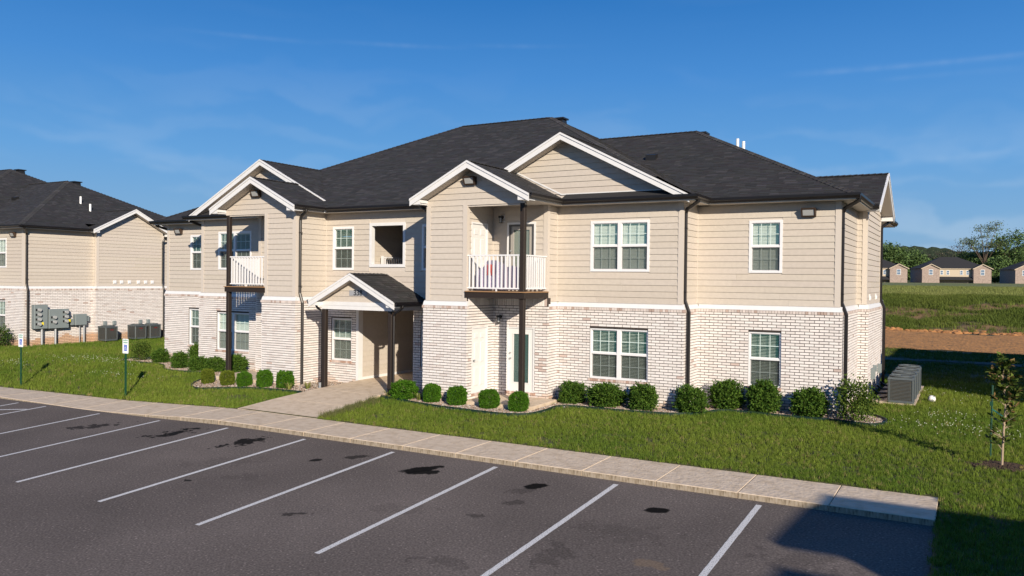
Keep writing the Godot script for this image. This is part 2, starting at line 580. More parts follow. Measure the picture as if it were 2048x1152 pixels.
func roof_faces() -> Array:
	var X := Vector3.RIGHT
	var Z := Vector3.BACK
	var f := []
	# 0: the high middle roof
	var zf := ZC + .45
	var d1 := zf - ZM
	f.append([0, slope_face(Vector3(-4.39, EAVE, zf), X, -Z, [[0, 0], [8.78, 0], [8.78, 6.01], [4.39 + 10.4 - d1, d1], [4.39 - 10.4 + d1, d1], [0, 6.01]])])
	f.append([0, slope_face(Vector3(4.39, EAVE, zf), X, -Z, [[0, 1.2], [4.81, 1.2], [0, 6.01]])])
	f.append([0, slope_face(Vector3(-4.39, EAVE, zf), X, -Z, [[-4.81, 1.2], [0, 1.2], [0, 6.01]])])
	f.append([0, slope_face(Vector3(10.4, EAVE, ZG + .45), -Z, -X, [[0, 0], [ZG + .45 + 2 * d1 - zf, 0], [ZG + .45 - ZM, d1], [0, .665]])])
	f.append([10, slope_face(Vector3(-10.4, EAVE, 2 * ZM - zf), Z, X, [[0, 0], [2 * d1 - .665, 0], [2 * d1 - .665, .665], [d1, d1]])])
	f.append([10, slope_face(Vector3(10.4, EAVE, 2 * ZM - zf), -X, Z, [[0, 0], [20.8, 0], [20.8 - d1, d1], [d1, d1]])])
	# 1: the wings
	zf = ZW + .45
	d1 = zf - ZM
	f.append([1, slope_face(Vector3(-14.35, EAVE, zf), X, -Z, [[0, 0], [28.7, 0], [28.7 - d1, d1], [d1, d1]])])
	for p in [[[0, 0], [3.74, 0], [3.74, 3.74]], [[3.74, .62], [2 * d1 - 3.74, .62], [2 * d1 - 3.74, 3.74], [d1, d1], [3.74, 3.74]], [[2 * d1 - 3.74, 0], [2 * d1, 0], [2 * d1 - 3.74, 3.74]]]:      # cut back behind the end gable
		f.append([1, slope_face(Vector3(14.35, EAVE, zf), -Z, -X, p)])
		f.append([11, slope_face(Vector3(-14.35, EAVE, 2 * ZM - zf), Z, X, p)])
	f.append([11, slope_face(Vector3(14.35, EAVE, 2 * ZM - zf), -X, Z, [[0, 0], [28.7, 0], [28.7 - d1, d1], [d1, d1]])])
	for k in [1.0, -1.0]:
		# 2: over the balconies; 3: the big gables; 4: the strip of roof under the gable; 5: the gables at the ends
		f.append([2, slope_face(Vector3(k * 4.39 + 2.0, EAVE, .45), -Z, -X, [[0, 0], [4.6, 0], [4.6, 2.0], [0, 2.0]])])
		f.append([2, slope_face(Vector3(k * 4.39 - 2.0, EAVE, -4.15), Z, X, [[0, 0], [4.6, 0], [4.6, 2.0], [0, 2.0]])])
		f.append([3, slope_face(Vector3(k * 6.29 + 3.95, EAVE + .012, -1.72), -Z, -X, [[0, 0], [5.0, 0], [5.0, 3.95], [0, 3.95]])])
		f.append([3, slope_face(Vector3(k * 6.29 - 3.95, EAVE + .012, -6.72), Z, X, [[0, 0], [5.0, 0], [5.0, 3.95], [0, 3.95]])])
		var x0: float = 6.3 if k > 0 else -10.4
		f.append([4, slope_face(Vector3(x0, EAVE, ZG + .45), X, -Z, [[0, 0], [4.1, 0], [3.6 if k > 0 else 4.1, .52], [0 if k > 0 else .5, .52]])])
		f.append([5, slope_face(Vector3(10.5 if k > 0 else -14.6, EAVE, ZM + 2.45), X, -Z, [[0, 0], [4.1, 0], [4.1, 2.45], [0, 2.45]])])
		f.append([15, slope_face(Vector3(14.6 if k > 0 else -10.5, EAVE, ZM - 2.45), -X, Z, [[0, 0], [4.1, 0], [4.1, 2.45], [0, 2.45]])])
	return f

func roof_height(x: float, z: float, but: int) -> float:
	var ax := absf(x)
	var best := -9.0
	if but != 0 and ax < 10.4 and (z < ZC + .45 and ax < 4.39 or z < -2.22):
		best = maxf(best, minf(minf(ZC + .45 - z, z - (2 * ZM - ZC - .45)), 10.4 - ax))
	if but != 1 and ax < 14.35:
		best = maxf(best, minf(minf(ZW + .45 - z, z - (2 * ZM - ZW - .45)), 14.35 - ax))
	if but != 2 and z < .45 and z > -4.15: best = maxf(best, 2.0 - absf(ax - 4.39))
	if but != 3 and z < -1.72 and z > -6.72: best = maxf(best, 3.95 - absf(ax - 6.29))
	if but != 5 and ax > 10.5 and ax < 14.6: best = maxf(best, 2.45 - absf(z - ZM))
	return EAVE + PITCH * best

func shingle_color() -> Color:
	var g := rng.randf()
	var l := .022 + .017 * g + (.012 if g > .9 else 0.0)
	return Color(l * 1.04, l * .99, l * rng.randf_range(.94, 1.04))

func lay_roof(faces: Array, deck: MB, mb: MB, singles: Array, origin: Vector3, test := true) -> void:
	for fc in faces:
		var o: Vector3 = fc[1][0]
		var al: Vector3 = fc[1][1]
		var up: Vector3 = fc[1][2]
		var pts: Array = fc[1][3]
		var nrm := al.cross(up).normalized()
		var flat := []
		for p in pts: flat.append(o + al * p.x + up * p.y - nrm * .006)
		deck.poly(flat)
		if fc[0] >= 10: continue
		var top := 0.0
		for p in pts: top = maxf(top, p.y)
		var v := -.02
		while v < top - .02:
			var at := clampf(v + .07, 0.001, top - .001)
			var lo := 1e9
			var hi := -1e9
			for i in pts.size():
				var p: Vector2 = pts[i]
				var q: Vector2 = pts[(i + 1) % pts.size()]
				if (p.y - at) * (q.y - at) < 0:
					var u := lerpf(p.x, q.x, (at - p.y) / (q.y - p.y))
					lo = minf(lo, u); hi = maxf(hi, u)
			var u := lo - rng.randf() * .2
			while u < hi:
				var wd := rng.randf_range(.13, .36)
				var a := maxf(u, lo)
				var b := minf(u + wd, hi)
				u += wd
				if b - a < .02: continue
				var mid := o + al * ((a + b) / 2) + up * at
				if test and roof_height(mid.x, mid.z, fc[0]) > mid.y + .03: continue
				var th := .008 + (.007 if rng.randf() < .5 else 0.0)
				var e := minf(v + .160, top)
				var low := maxf(v, -.02)
				var s := {"t": Transform3D(Basis(al, up, nrm), o + al * a + up * low), "w": b - a - .004, "h": e - low, "th": th, "col": shingle_color(), "far": (mid + origin).distance_to(EYE), "y": mid.y}
				if singles != null and fc[0] == 1 and b - a > .2:
					singles.append(s)
				else:
					shingle(mb, s)
			v += .142

func shingle(mb: MB, s: Dictionary, own := false) -> void:
	mb.t = Transform3D() if own else s.t
	mb.col = s.col
	mb.hexa([Vector3(0, 0, 0), Vector3(s.w, 0, 0), Vector3(s.w, s.h, 0), Vector3(0, s.h, 0), Vector3(0, 0, s.th), Vector3(s.w, 0, s.th), Vector3(s.w, s.h, .002), Vector3(0, s.h, .002)], "ft")

# folded cap pieces along a ridge or hip
func caps(mb: MB, a: Vector3, b: Vector3) -> void:
	var d := (b - a).normalized()
	var side := d.cross(Vector3.UP).normalized()
	var n := int(a.distance_to(b) / .19)
	for i in n:
		var p := a + d * (i * .19)
		var q := p + d * .21
		mb.t = Transform3D()
		mb.col = shingle_color() * 1.35
		var dn := Vector3.UP * -.052
		var up := Vector3.UP * .03
		var up2 := Vector3.UP * .014
		mb.quad(p + up, q + up2, q + up2 - side * .14 + dn, p + up - side * .14 + dn)
		mb.quad(q + up2, p + up, p + up + side * .14 + dn, q + up2 + side * .14 + dn)
		mb.quad(p + up - side * .14 + dn, p + up - side * .14 + dn * 1.3, p, p + up)
		mb.quad(p + up, p, p + up + side * .14 + dn * 1.3, p + up + side * .14 + dn)

# eave trough along a line; out: the way it faces
func gutter(mb: MB, a: Vector3, b: Vector3, out: Vector3) -> void:
	mb.t = Transform3D()
	var prof := [Vector2(.0, -.118), Vector2(.075, -.118), Vector2(.09, -.08), Vector2(.124, -.05), Vector2(.128, .018), Vector2(.112, .02), Vector2(.10, -.02), Vector2(.0, -.02)]
	var al := (b - a).normalized()
	var flip := al.cross(Vector3.UP).dot(out) < 0
	for i in prof.size():
		var p: Vector2 = prof[i]
		var q: Vector2 = prof[(i + 1) % prof.size()]
		var pa := a + out * p.x + Vector3.UP * p.y
		var qa := a + out * q.x + Vector3.UP * q.y
		var pb := b + out * p.x + Vector3.UP * p.y
		var qb := b + out * q.x + Vector3.UP * q.y
		if flip: mb.quad(pb, pa, qa, qb)
		else: mb.quad(pa, pb, qb, qa)
	for e in [a, b]:
		var pts := []
		for p in prof: pts.append(e + out * p.x + Vector3.UP * p.y)
		if (e == a) != flip: pts.reverse()
		mb.poly(pts)

func rake(white: MB, thin: MB, tip: Vector3, apex: Vector3, out: Vector3) -> void:
	# a sloping white board with a narrow one above it
	var d := (apex - tip)
	for e in [[white, -.205, -.045, .03], [white, -.05, .012, .055]]:
		var m: MB = e[0]
		m.t = Transform3D()
		var lo := Vector3.UP * float(e[1])
		var hi := Vector3.UP * float(e[2])
		var t := out * float(e[3])
		var p := [tip + lo, apex + lo, apex + hi, tip + hi, tip + lo + t, apex + lo + t, apex + hi + t, tip + hi + t]
		if d.cross(Vector3.UP).dot(out) < 0:
			p = [p[1], p[0], p[3], p[2], p[5], p[4], p[7], p[6]]
		m.hexa(p)

# ---------------------------------------------------------------- windows, doors, fittings (all in the axes of their wall: x along, y up, z out)
func window_part(house: Node3D, t: Transform3D, r: Array, in_brick: bool, gap: float) -> void:
	var w: float = r[1] - r[0]
	var h: float = r[3] - r[2]
	var fw := .05 if in_brick else .075
	var z1 := FACE - .045 if in_brick else .034
	var mb := MB.new()
	mb.box(Vector3(0, 0, z1 - .13), Vector3(fw, h, z1))
	mb.box(Vector3(w - fw, 0, z1 - .13), Vector3(w, h, z1))
	mb.box(Vector3(fw, 0, z1 - .13), Vector3(w - fw, fw * .9, z1 + .004))
	mb.box(Vector3(fw, h - fw, z1 - .13), Vector3(w - fw, h, z1 + .002))
	var bays := [[fw, w - fw]]
	if r[4] == "twin":
		mb.box(Vector3(w / 2 - .055, fw * .9, z1 - .13), Vector3(w / 2 + .055, h - fw, z1 + .003))
		bays = [[fw, w / 2 - .055], [w / 2 + .055, w - fw]]
	var y0 := fw * .9
	var y1 := h - fw
	var ym := (y0 + y1) / 2 + .01
	for b in bays:
		mb.box(Vector3(b[0], ym - .028, z1 - .10), Vector3(b[1], ym + .028, z1 - .006))
		for q in [[y0, ym - .028, z1 - .06], [ym + .028, y1, z1 - .03]]:      # sash stiles and rails
			mb.box(Vector3(b[0], q[0], q[2] - .02), Vector3(b[0] + .022, q[1], q[2]))
			mb.box(Vector3(b[1] - .022, q[0], q[2] - .02), Vector3(b[1], q[1], q[2]))
			mb.box(Vector3(b[0] + .022, q[0], q[2] - .02), Vector3(b[1] - .022, q[0] + .02, q[2]))
			mb.box(Vector3(b[0] + .022, q[1] - .02, q[2] - .02), Vector3(b[1] - .022, q[1], q[2]))
	var o := put("window", mb, mats.vinyl_white, house)
	o.transform = t * Transform3D(Basis(), Vector3(r[0], r[2], 0))
	for b in bays:
		for q in [[y0, ym - .028, z1 - .072, 0], [ym + .028, y1, z1 - .042, 1]]:
			var g := MB.new()
			g.quad(Vector3(b[0] + .02, q[0] + .018, q[2]), Vector3(b[1] - .02, q[0] + .018, q[2]), Vector3(b[1] - .02, q[1] - .018, q[2]), Vector3(b[0] + .02, q[1] - .018, q[2]))
			put("pane", g, mats.glass, o)
			var x := MB.new()
			for k in [1, 2]:
				var px := lerpf(b[0], b[1], k / 3.0)
				x.box(Vector3(px - .009, q[0] + .02, q[2] + .001), Vector3(px + .009, q[1] - .02, q[2] + .008))
			var py: float = (q[0] + q[1]) / 2
			x.box(Vector3(b[0] + .022, py - .009, q[2] + .0015), Vector3(b[1] - .022, py + .009, q[2] + .0085))
			put("muntin", x, mats.muntin, o)
			if q[3] == 0:
				var sc := MB.new()
				sc.quad(Vector3(b[0] + .01, q[0] + .01, q[2] + .024), Vector3(b[1] - .01, q[0] + .01, q[2] + .024), Vector3(b[1] - .01, q[1], q[2] + .024), Vector3(b[0] + .01, q[1], q[2] + .024))
				put("insect_screen", sc, mats.screen, o)
		var bl := MB.new()
		var y := y0 + .01
		while y < y1 - .02:
			var tilt := gap + rng.randf_range(-.04, .04)
			bl.t = Transform3D(Basis(Vector3.RIGHT, tilt), Vector3(0, y, z1 - .135))
			bl.box(Vector3(b[0] + .008, -.0012, -.024), Vector3(b[1] - .008, .0012, .024))
			y += .0415
		bl.t = Transform3D()
		bl.box(Vector3(b[0] + .005, y1 - .05, z1 - .165), Vector3(b[1] - .005, y1 - .002, z1 - .11))
		tag(put("blind", bl, mats.blind, o), "", "", "", "stuff")

func panel_door(house: Node3D, t: Transform3D, r: Array, d: float, knob_at: float, called := "storage_door") -> void:
	var w: float = r[1] - r[0]
	var h: float = r[3] - r[2]
	var fr := MB.new()
	fr.box(Vector3(0, 0, d - .12), Vector3(.05, h, d + .012))
	fr.box(Vector3(w - .05, 0, d - .12), Vector3(w, h, d + .012))
	fr.box(Vector3(.05, h - .05, d - .12), Vector3(w - .05, h, d + .012))
	fr.box(Vector3(.05, 0, d - .12), Vector3(w - .05, .02, d + .012))
	var leaf := MB.new()
	leaf.box(Vector3(.053, .022, d - .06), Vector3(w - .053, h - .053, d - .022))
	var o := put(called, leaf, mats.door_white, house)
	o.transform = t * Transform3D(Basis(), Vector3(r[0], r[2], 0))
	put("door_frame", fr, mats.trim_white, o)
	var cw := (w - .106 - .33) / 2
	for k in 2:
		var x0 := .053 + .11 + k * (cw + .11)
		for q in [[.2, .78], [.9, 1.52], [1.62, h - .053 - .13]]:
			var p := MB.new()
			var lo := Vector3(x0, q[0], d - .022)
			var hi := Vector3(x0 + cw, q[1], d - .022)
			var i := .03
			var a := [Vector3(lo.x, lo.y, lo.z), Vector3(hi.x, lo.y, lo.z), Vector3(hi.x, hi.y, lo.z), Vector3(lo.x, hi.y, lo.z)]
			var b := [Vector3(lo.x + i, lo.y + i, lo.z + .014), Vector3(hi.x - i, lo.y + i, lo.z + .014), Vector3(hi.x - i, hi.y - i, lo.z + .014), Vector3(lo.x + i, hi.y - i, lo.z + .014)]
			for e in 4: p.quad(a[e], a[(e + 1) % 4], b[(e + 1) % 4], b[e])
			p.quad(b[0], b[1], b[2], b[3])
			put("panel", p, mats.door_white, o)
	var kn := MB.new()
	kn.tube([Vector3(knob_at, .98, d - .025), Vector3(knob_at, .98, d + .02)], .012, .012, 8)
	kn.tube([Vector3(knob_at, .98, d + .018), Vector3(knob_at, .98, d + .025), Vector3(knob_at, .98, d + .045), Vector3(knob_at, .98, d + .052)], .03, .03, 10)
	put("knob", kn, mats.galvanised, o)

func patio_door(house: Node3D, t: Transform3D, r: Array, d: float, upper: bool) -> void:
	var w: float = r[1] - r[0]
	var h: float = r[3] - r[2]
	var fr := MB.new()
	for q in [[Vector3(0, 0, 0), Vector3(.06, h, 0)], [Vector3(w - .06, 0, 0), Vector3(w, h, 0)], [Vector3(.06, h - .06, 0), Vector3(w - .06, h, 0)], [Vector3(.06, 0, 0), Vector3(w - .06, .03, 0)]]:
		fr.box(q[0] + Vector3(0, 0, d - .12), q[1] + Vector3(0, 0, d + .012))
	var leaf := MB.new()
	var m: Material = mats.door_grey if upper else mats.door_white
	var gx0 := .063 + .16
	var gx1 := w - .063 - .16
	var gy0 := .28
	var gy1 := h - .063 - .17
	leaf.box(Vector3(.063, .032, d - .06), Vector3(gx0, h - .063, d - .02))
	leaf.box(Vector3(gx1, .032, d - .06), Vector3(w - .063, h - .063, d - .02))
	leaf.box(Vector3(gx0, .032, d - .06), Vector3(gx1, gy0, d - .02))
	leaf.box(Vector3(gx0, gy1, d - .06), Vector3(gx1, h - .063, d - .02))
	for q in [[gx0 - .03, gy0 - .03, gx0, gy1 + .03], [gx1, gy0 - .03, gx1 + .03, gy1 + .03], [gx0, gy0 - .03, gx1, gy0], [gx0, gy1, gx1, gy1 + .03]]:
		leaf.box(Vector3(q[0], q[1], d - .02), Vector3(q[2], q[3], d - .006))
	var o := put("balcony_door" if upper else "patio_door", leaf, m, house)
	o.transform = t * Transform3D(Basis(), Vector3(r[0], r[2], 0))
	put("door_frame", fr, mats.trim_white, o)
	var g := MB.new()
	g.quad(Vector3(gx0, gy0, d - .035), Vector3(gx1, gy0, d - .035), Vector3(gx1, gy1, d - .035), Vector3(gx0, gy1, d - .035))
	put("pane", g, mats.glass, o)
	var bl := MB.new()
	var y := gy0
	while y < gy1:
		bl.t = Transform3D(Basis(Vector3.RIGHT, .95), Vector3(0, y, d - .05))
		bl.box(Vector3(gx0, -.0008, -.008), Vector3(gx1, .0008, .008))
		y += .02
	tag(put("blind", bl, mats.door_grey if upper else mats.ac_paint, o), "", "", "", "stuff")
	var kn := MB.new()
	for yy in [1.0, 1.17]:
		kn.tube([Vector3(.13, yy, d - .02), Vector3(.13, yy, d + .0), Vector3(.13, yy, d + .03), Vector3(.13, yy, d + .04)], .028 if yy < 1.1 else .022, .028 if yy < 1.1 else .022, 10)
	put("knob", kn, mats.galvanised, o)
	if upper:      # a dark storm door stands in front
		var sd := MB.new()
		for q in [[Vector3(.06, .03, 0), Vector3(.12, h - .06, 0)], [Vector3(w - .12, .03, 0), Vector3(w - .06, h - .06, 0)], [Vector3(.12, h - .12, 0), Vector3(w - .12, h - .06, 0)], [Vector3(.12, .03, 0), Vector3(w - .12, .12, 0)]]:
			sd.box(q[0] + Vector3(0, 0, d - .004), q[1] + Vector3(0, 0, d + .010))
		put("storm_door", sd, mats.storm_frame, o)

func wall_pack(house: Node3D, at: Vector3, turn := 0.0, called := "flood_light") -> void:
	var mb := MB.new()      # a hooded box whose front leans in towards the bottom
	mb.hexa([Vector3(-.19, -.12, 0), Vector3(.19, -.12, 0), Vector3(.19, .12, 0), Vector3(-.19, .12, 0), Vector3(-.18, -.12, .10), Vector3(.18, -.12, .10), Vector3(.19, .12, .20), Vector3(-.19, .12, .20)], "n")
	for q in [[-.19, -.15], [.15, .19]]:
		mb.hexa([Vector3(q[0], -.12, .08), Vector3(q[1], -.12, .08), Vector3(q[1], .12, .16), Vector3(q[0], .12, .16), Vector3(q[0], -.12, .102), Vector3(q[1], -.12, .102), Vector3(q[1], .12, .203), Vector3(q[0], .12, .203)])
	mb.hexa([Vector3(-.15, .075, .14), Vector3(.15, .075, .14), Vector3(.15, .12, .16), Vector3(-.15, .12, .16), Vector3(-.15, .075, .184), Vector3(.15, .075, .184), Vector3(.15, .12, .203), Vector3(-.15, .12, .203)])
	mb.hexa([Vector3(-.15, -.12, .07), Vector3(.15, -.12, .07), Vector3(.15, -.085, .08), Vector3(-.15, -.085, .08), Vector3(-.15, -.12, .102), Vector3(.15, -.12, .102), Vector3(.15, -.085, .117), Vector3(-.15, -.085, .117)])
	var o := put(called, mb, mats.bronze, house, at)
	o.rotation.y = turn
	var g := MB.new()
	g.quad(Vector3(-.15, -.085, .102), Vector3(.15, -.085, .102), Vector3(.15, .075, .168), Vector3(-.15, .075, .168))
	put("lens", g, mats.lens, o)

func lantern(house: Node3D, at: Vector3, plate: bool) -> void:
	var mb := MB.new()
	mb.tube([Vector3(0, .05, 0), Vector3(0, .05, .02)], .055, .055, 12)
	mb.tube([Vector3(0, .05, .01), Vector3(0, .10, .06), Vector3(-.0, .08, .11)], .011, .011, 6)
	for k in 4:
		var a := k * TAU / 4 + .4
		mb.tube([Vector3(cos(a) * .045, -.12, .11 + sin(a) * .045), Vector3(cos(a) * .055, .03, .11 + sin(a) * .055)], .006, .006, 4)
	mb.tube([Vector3(0, .03, .11), Vector3(0, .05, .11), Vector3(0, .09, .11)], .075, .075, 10)
	mb.tube([Vector3(0, -.135, .11), Vector3(0, -.12, .11)], .055, .055, 10)
	var o := put("wall_lantern", mb, mats.black_metal, house, at)
	if plate:
		var p := MB.new()
		p.box(Vector3(-.09, -.09, 0), Vector3(.09, .19, .018))
		put("mounting_plate", p, mats.trim_white, o)
	var g := MB.new()
	g.tube([Vector3(0, -.11, .11), Vector3(0, .02, .11)], .04, .04, 8)
	put("lamp_glass", g, mats.lens, o)

# a rectangular spout: from the trough at the eave back to the wall, down, out round the band and on down
func downspout(house: Node3D, start: Vector3, wall: Vector3, out: Vector3, foot: float) -> void:
	var mb := MB.new()
	var a := wall + out * .055
	var p := [start, start + Vector3(0, -.06, 0), start.lerp(Vector3(a.x, start.y - .22, a.z), .35) + Vector3(0, -.06, 0), Vector3(a.x, start.y - .24, a.z) + (start - Vector3(a.x, start.y, a.z)) * .12, Vector3(a.x, start.y - .36, a.z), Vector3(a.x, BAND_TOP + .12, a.z), Vector3(a.x, BAND_LOW - .06, a.z) + out * (FACE + .03), Vector3(a.x, foot + .15, a.z) + out * (FACE + .03), Vector3(a.x, foot + .02, a.z) + out * (FACE + .03)]
	mb.tube(p, .053, .053, 8)
	var o := put("downspout", mb, mats.gutter, house)
	var s := MB.new()
	for y in [5.0, 3.2]:
		s.t = Transform3D(Basis.looking_at(-out, Vector3.UP), Vector3(a.x, y, a.z))
		s.box(Vector3(-.06, -.012, -.05), Vector3(.06, .012, .052))
	put("strap", s, mats.gutter, o)

func balcony(house: Node3D, k: float) -> void:
	# deck, posts, railings; k: 1 or -1 for the mirrored one
	var xa := 4.10
	var xb := 6.085
	var bx := func(m: MB, lo: Vector3, hi: Vector3):
		if k < 0: m.box(Vector3(-hi.x, lo.y, lo.z), Vector3(-lo.x, hi.y, hi.z))
		else: m.box(lo, hi)
	var f := MB.new()
	bx.call(f, Vector3(xa, 2.955, .02), Vector3(xb, 3.125, .06))
	bx.call(f, Vector3(xb - .04, 2.955, ZB + .03), Vector3(xb, 3.125, .02))
	put("deck_beam", f, mats.stained_wood, house)
	var x := xa + .3
	while x < xb - .1:
		var j := MB.new()
		bx.call(j, Vector3(x, 2.965, ZB + .02), Vector3(x + .04, 3.12, .02))
		put("joist", j, mats.stained_wood, house)
		x += .40
	for i in 11:
		var d := MB.new()
		var z0 := ZB + .03 + i * .1425
		bx.call(d, Vector3(xa + .02, 3.127, z0), Vector3(xb + .02, 3.155, z0 + .137))
		put("deck_board", d, mats.worn_wood, house)
	for q in [[-.12, 2.955], [3.155, 5.68]]:
		var p := MB.new()
		p.cbox(Vector3(k * 5.985 - .072, q[0], -.125), Vector3(k * 5.985 + .072, q[1], .02), .012)
		put("post", p, mats.stained_wood, house)
	var sh := MB.new()
	sh.box(Vector3(k * 5.985 - .08, -.1, -.13), Vector3(k * 5.985 + .08, .02, .028))
	put("post_base", sh, mats.galvanised, house)
	# railings: front and outer side
	var rl := MB.new()
	bx.call(rl, Vector3(4.125, 4.175, -.075), Vector3(5.91, 4.215, -.015))
	bx.call(rl, Vector3(4.125, 3.225, -.068), Vector3(5.91, 3.265, -.022))
	bx.call(rl, Vector3(4.115, 4.15, -.09), Vector3(4.135, 4.235, .0))
	bx.call(rl, Vector3(5.1, 3.157, -.06), Vector3(5.14, 3.225, -.03))
	var r1 := put("railing", rl, mats.vinyl_white, house)
	for i in 13:
		var b := MB.new()
		var px := 4.20 + i * .1365
		bx.call(b, Vector3(px - .02, 3.265, -.063), Vector3(px + .02, 4.175, -.027))
		put("baluster", b, mats.vinyl_white, r1)
	var rs := MB.new()
	bx.call(rs, Vector3(5.955, 4.175, -1.47), Vector3(6.015, 4.215, -.13))
	bx.call(rs, Vector3(5.962, 3.225, -1.47), Vector3(6.008, 3.265, -.13))
	bx.call(rs, Vector3(5.94, 4.15, -1.49), Vector3(6.03, 4.235, -1.465))
	var r2 := put("railing", rs, mats.vinyl_white, house)
	for i in 10:
		var b := MB.new()
		var pz := -.22 - i * .13
		bx.call(b, Vector3(5.967, 3.265, pz - .02), Vector3(6.003, 4.175, pz + .02))
		put("baluster", b, mats.vinyl_white, r2)

# ---------------------------------------------------------------- the whole house; full: every part, else only what the photograph shows of its end
func build_house(called: String, label: String, origin: Vector3, full: bool) -> Node3D:
	var house := thing(called, label, "building", origin)
	var walls := house_walls()
	if not full:      # of the neighbour only the end is in view: its entrances are left shut
		var glazed := func(r): return r[4] == "one" or r[4] == "twin"
		for w in walls:
			w.low = w.low.filter(glazed)
			w.up = w.up.filter(glazed)
	rng.seed = 11 if full else 12
	var mortar := MB.new()
	lay_mortar(walls, mortar)
	var bw := put("brick_wall", mortar, mats.mortar, house)
	var stuff := MB.new()
	var singles := []
	lay_bricks(walls, stuff, singles, origin)
	var single_n := 300 if full else 0
	var pick := singles.filter(func(b): return b.y > .62 and (b.t as Transform3D).basis.z.z > .5)
	pick.sort_custom(func(a, b): return a.far < b.far)
	pick = pick.slice(0, single_n)
	for b in pick: b["own"] = true
	for b in singles:
		if b.has("own"): continue
		stuff.col = b.col
		brick_at(stuff, b.t, b.x - .11825, b.x + .11825, b.y - .03175, b.y + .03175, FACE)
	tag(put("brickwork", stuff, mats.brick, house), "", "", "", "stuff")
	var kinds := []
	for i in 9:
		var mb := MB.new()
		mb.col = brick_color()
		mb.box(Vector3(-.11825, -.03175, 0), Vector3(.11825, .03175, FACE + rng.randf_range(-.0015, .0015)), "f")
		kinds.append(mb.mesh())
	for b in pick:
		var o := put("brick", kinds[rng.randi() % kinds.size()], mats.brick, bw)
		o.transform = b.t * Transform3D(Basis(), Vector3(b.x, b.y, 0))
	# siding
	var sheath := MB.new()
	lay_sheathing(walls, sheath)
	var sw := put("siding_wall", sheath, mats.trim_tan, house)
	var more := MB.new()
	if full:
		var seen := walls.filter(func(w): return (w.t as Transform3D).basis.z.z > .5 or (w.t as Transform3D).basis.z.x > .5)
		lay_siding(seen, sw, true, more)
		lay_siding(walls.filter(func(w): return not seen.has(w)), sw, false, more)
	else:
		var near := walls.filter(func(w): return (w.t as Transform3D).origin.x > 9.0 and ((w.t as Transform3D).basis.z.z > .5 or (w.t as Transform3D).basis.z.x > .5))
		lay_siding(near, sw, true, more)
	if not more.v.is_empty(): tag(put("siding", more, mats.siding, house), "", "", "", "stuff")
	lay_trim(walls, house)
	# openings
	for w in walls:
		for r in w.low:
			if r[4] == "one" or r[4] == "twin": window_part(house, w.t, r, true, rng.randf_range(.15, .5) if (w.t as Transform3D).origin.x > -5 else (1.2 if r[4] == "twin" else .2))
		for r in w.up:
			if r[4] == "one" or r[4] == "twin": window_part(house, w.t, r, false, rng.randf_range(1.1, 1.25) if (w.t as Transform3D).origin.x > 5 else rng.randf_range(.15, .4))
	# roof
	var deck := MB.new()
	var sh := MB.new()
	var ones := []
	var faces := roof_faces()
	lay_roof(faces, deck, sh, ones, origin)
	var roof := put("roof", deck, mats.roof_deck, house)
	ones.sort_custom(func(a, b): return a.far < b.far)
	for i in ones.size():
		if i < 300 and full:
			var m := MB.new()
			shingle(m, ones[i], true)
			var o := put("shingle", m, mats.shingle, roof)
			o.transform = ones[i].t
		else:
			shingle(sh, ones[i])
	var d1 := ZC + .45 - ZM
	var d2 := ZW + .45 - ZM
	var top1 := EAVE + PITCH * d1
	var top2 := EAVE + PITCH * d2
	caps(sh, Vector3(-10.4 + d1, top1, ZM), Vector3(10.4 - d1, top1, ZM))
	caps(sh, Vector3(9.1, EAVE + 1.3 * PITCH, -2.33), Vector3(10.4 - d1, top1, ZM))
	caps(sh, Vector3(-9.1, EAVE + 1.3 * PITCH, -2.33), Vector3(-10.4 + d1, top1, ZM))
	caps(sh, Vector3(14.35 - d2, top2, ZM), Vector3(3.0, top2, ZM))
	caps(sh, Vector3(-14.35 + d2, top2, ZM), Vector3(-3.0, top2, ZM))
	caps(sh, Vector3(14.35, EAVE, ZW + .45), Vector3(14.35 - d2, top2, ZM))
	caps(sh, Vector3(-14.35, EAVE, ZW + .45), Vector3(-14.35 + d2, top2, ZM))
	caps(sh, Vector3(14.6, EAVE + 2.45 * PITCH, ZM), Vector3(12, EAVE + 2.45 * PITCH, ZM))
	for k in [1.0, -1.0]:
		caps(sh, Vector3(k * 4.39, EAVE + 2 * PITCH, .45), Vector3(k * 4.39, EAVE + 2 * PITCH, -2.4))
		caps(sh, Vector3(k * 6.29, EAVE + 3.95 * PITCH, -1.72), Vector3(k * 6.29, EAVE + 3.95 * PITCH, -5.0))
	tag(put("shingles", sh, mats.shingle, house), "", "", "", "stuff")
	# eaves: soffit, fascia, troughs
	var so := MB.new()
	var fa := MB.new()
	so.box(Vector3(-2.42, SOFFIT, ZC - .3), Vector3(2.42, SOFFIT + .02, -1.06))
	fa.box(Vector3(-2.42, SOFFIT - .008, -1.08), Vector3(2.42, EAVE - .02, -1.06))
	for k in [1.0, -1.0]:
		var bx := func(m: MB, x0, y0, z0, x1, y1, z1): m.box(Vector3(minf(k * x0, k * x1), y0, z0), Vector3(maxf(k * x0, k * x1), y1, z1))
		bx.call(so, 2.42, SOFFIT, -3.0, 6.36, SOFFIT + .02, .0)
		for q in [[2.42, 2.72], [6.06, 6.36]]: bx.call(so, q[0], SOFFIT, 0.0, q[1], SOFFIT + .02, .42)
		bx.call(so, 6.36, SOFFIT, -3.4, 10.37, SOFFIT + .02, -1.725)
		bx.call(so, 10.37, SOFFIT, -4.0, 14.32, SOFFIT + .02, -3.124)
		bx.call(so, 13.7, SOFFIT, -6.83, 14.32, SOFFIT + .02, -4.0)
		bx.call(so, 13.7, SOFFIT, -11.35, 14.16, SOFFIT + .02, -7.25)
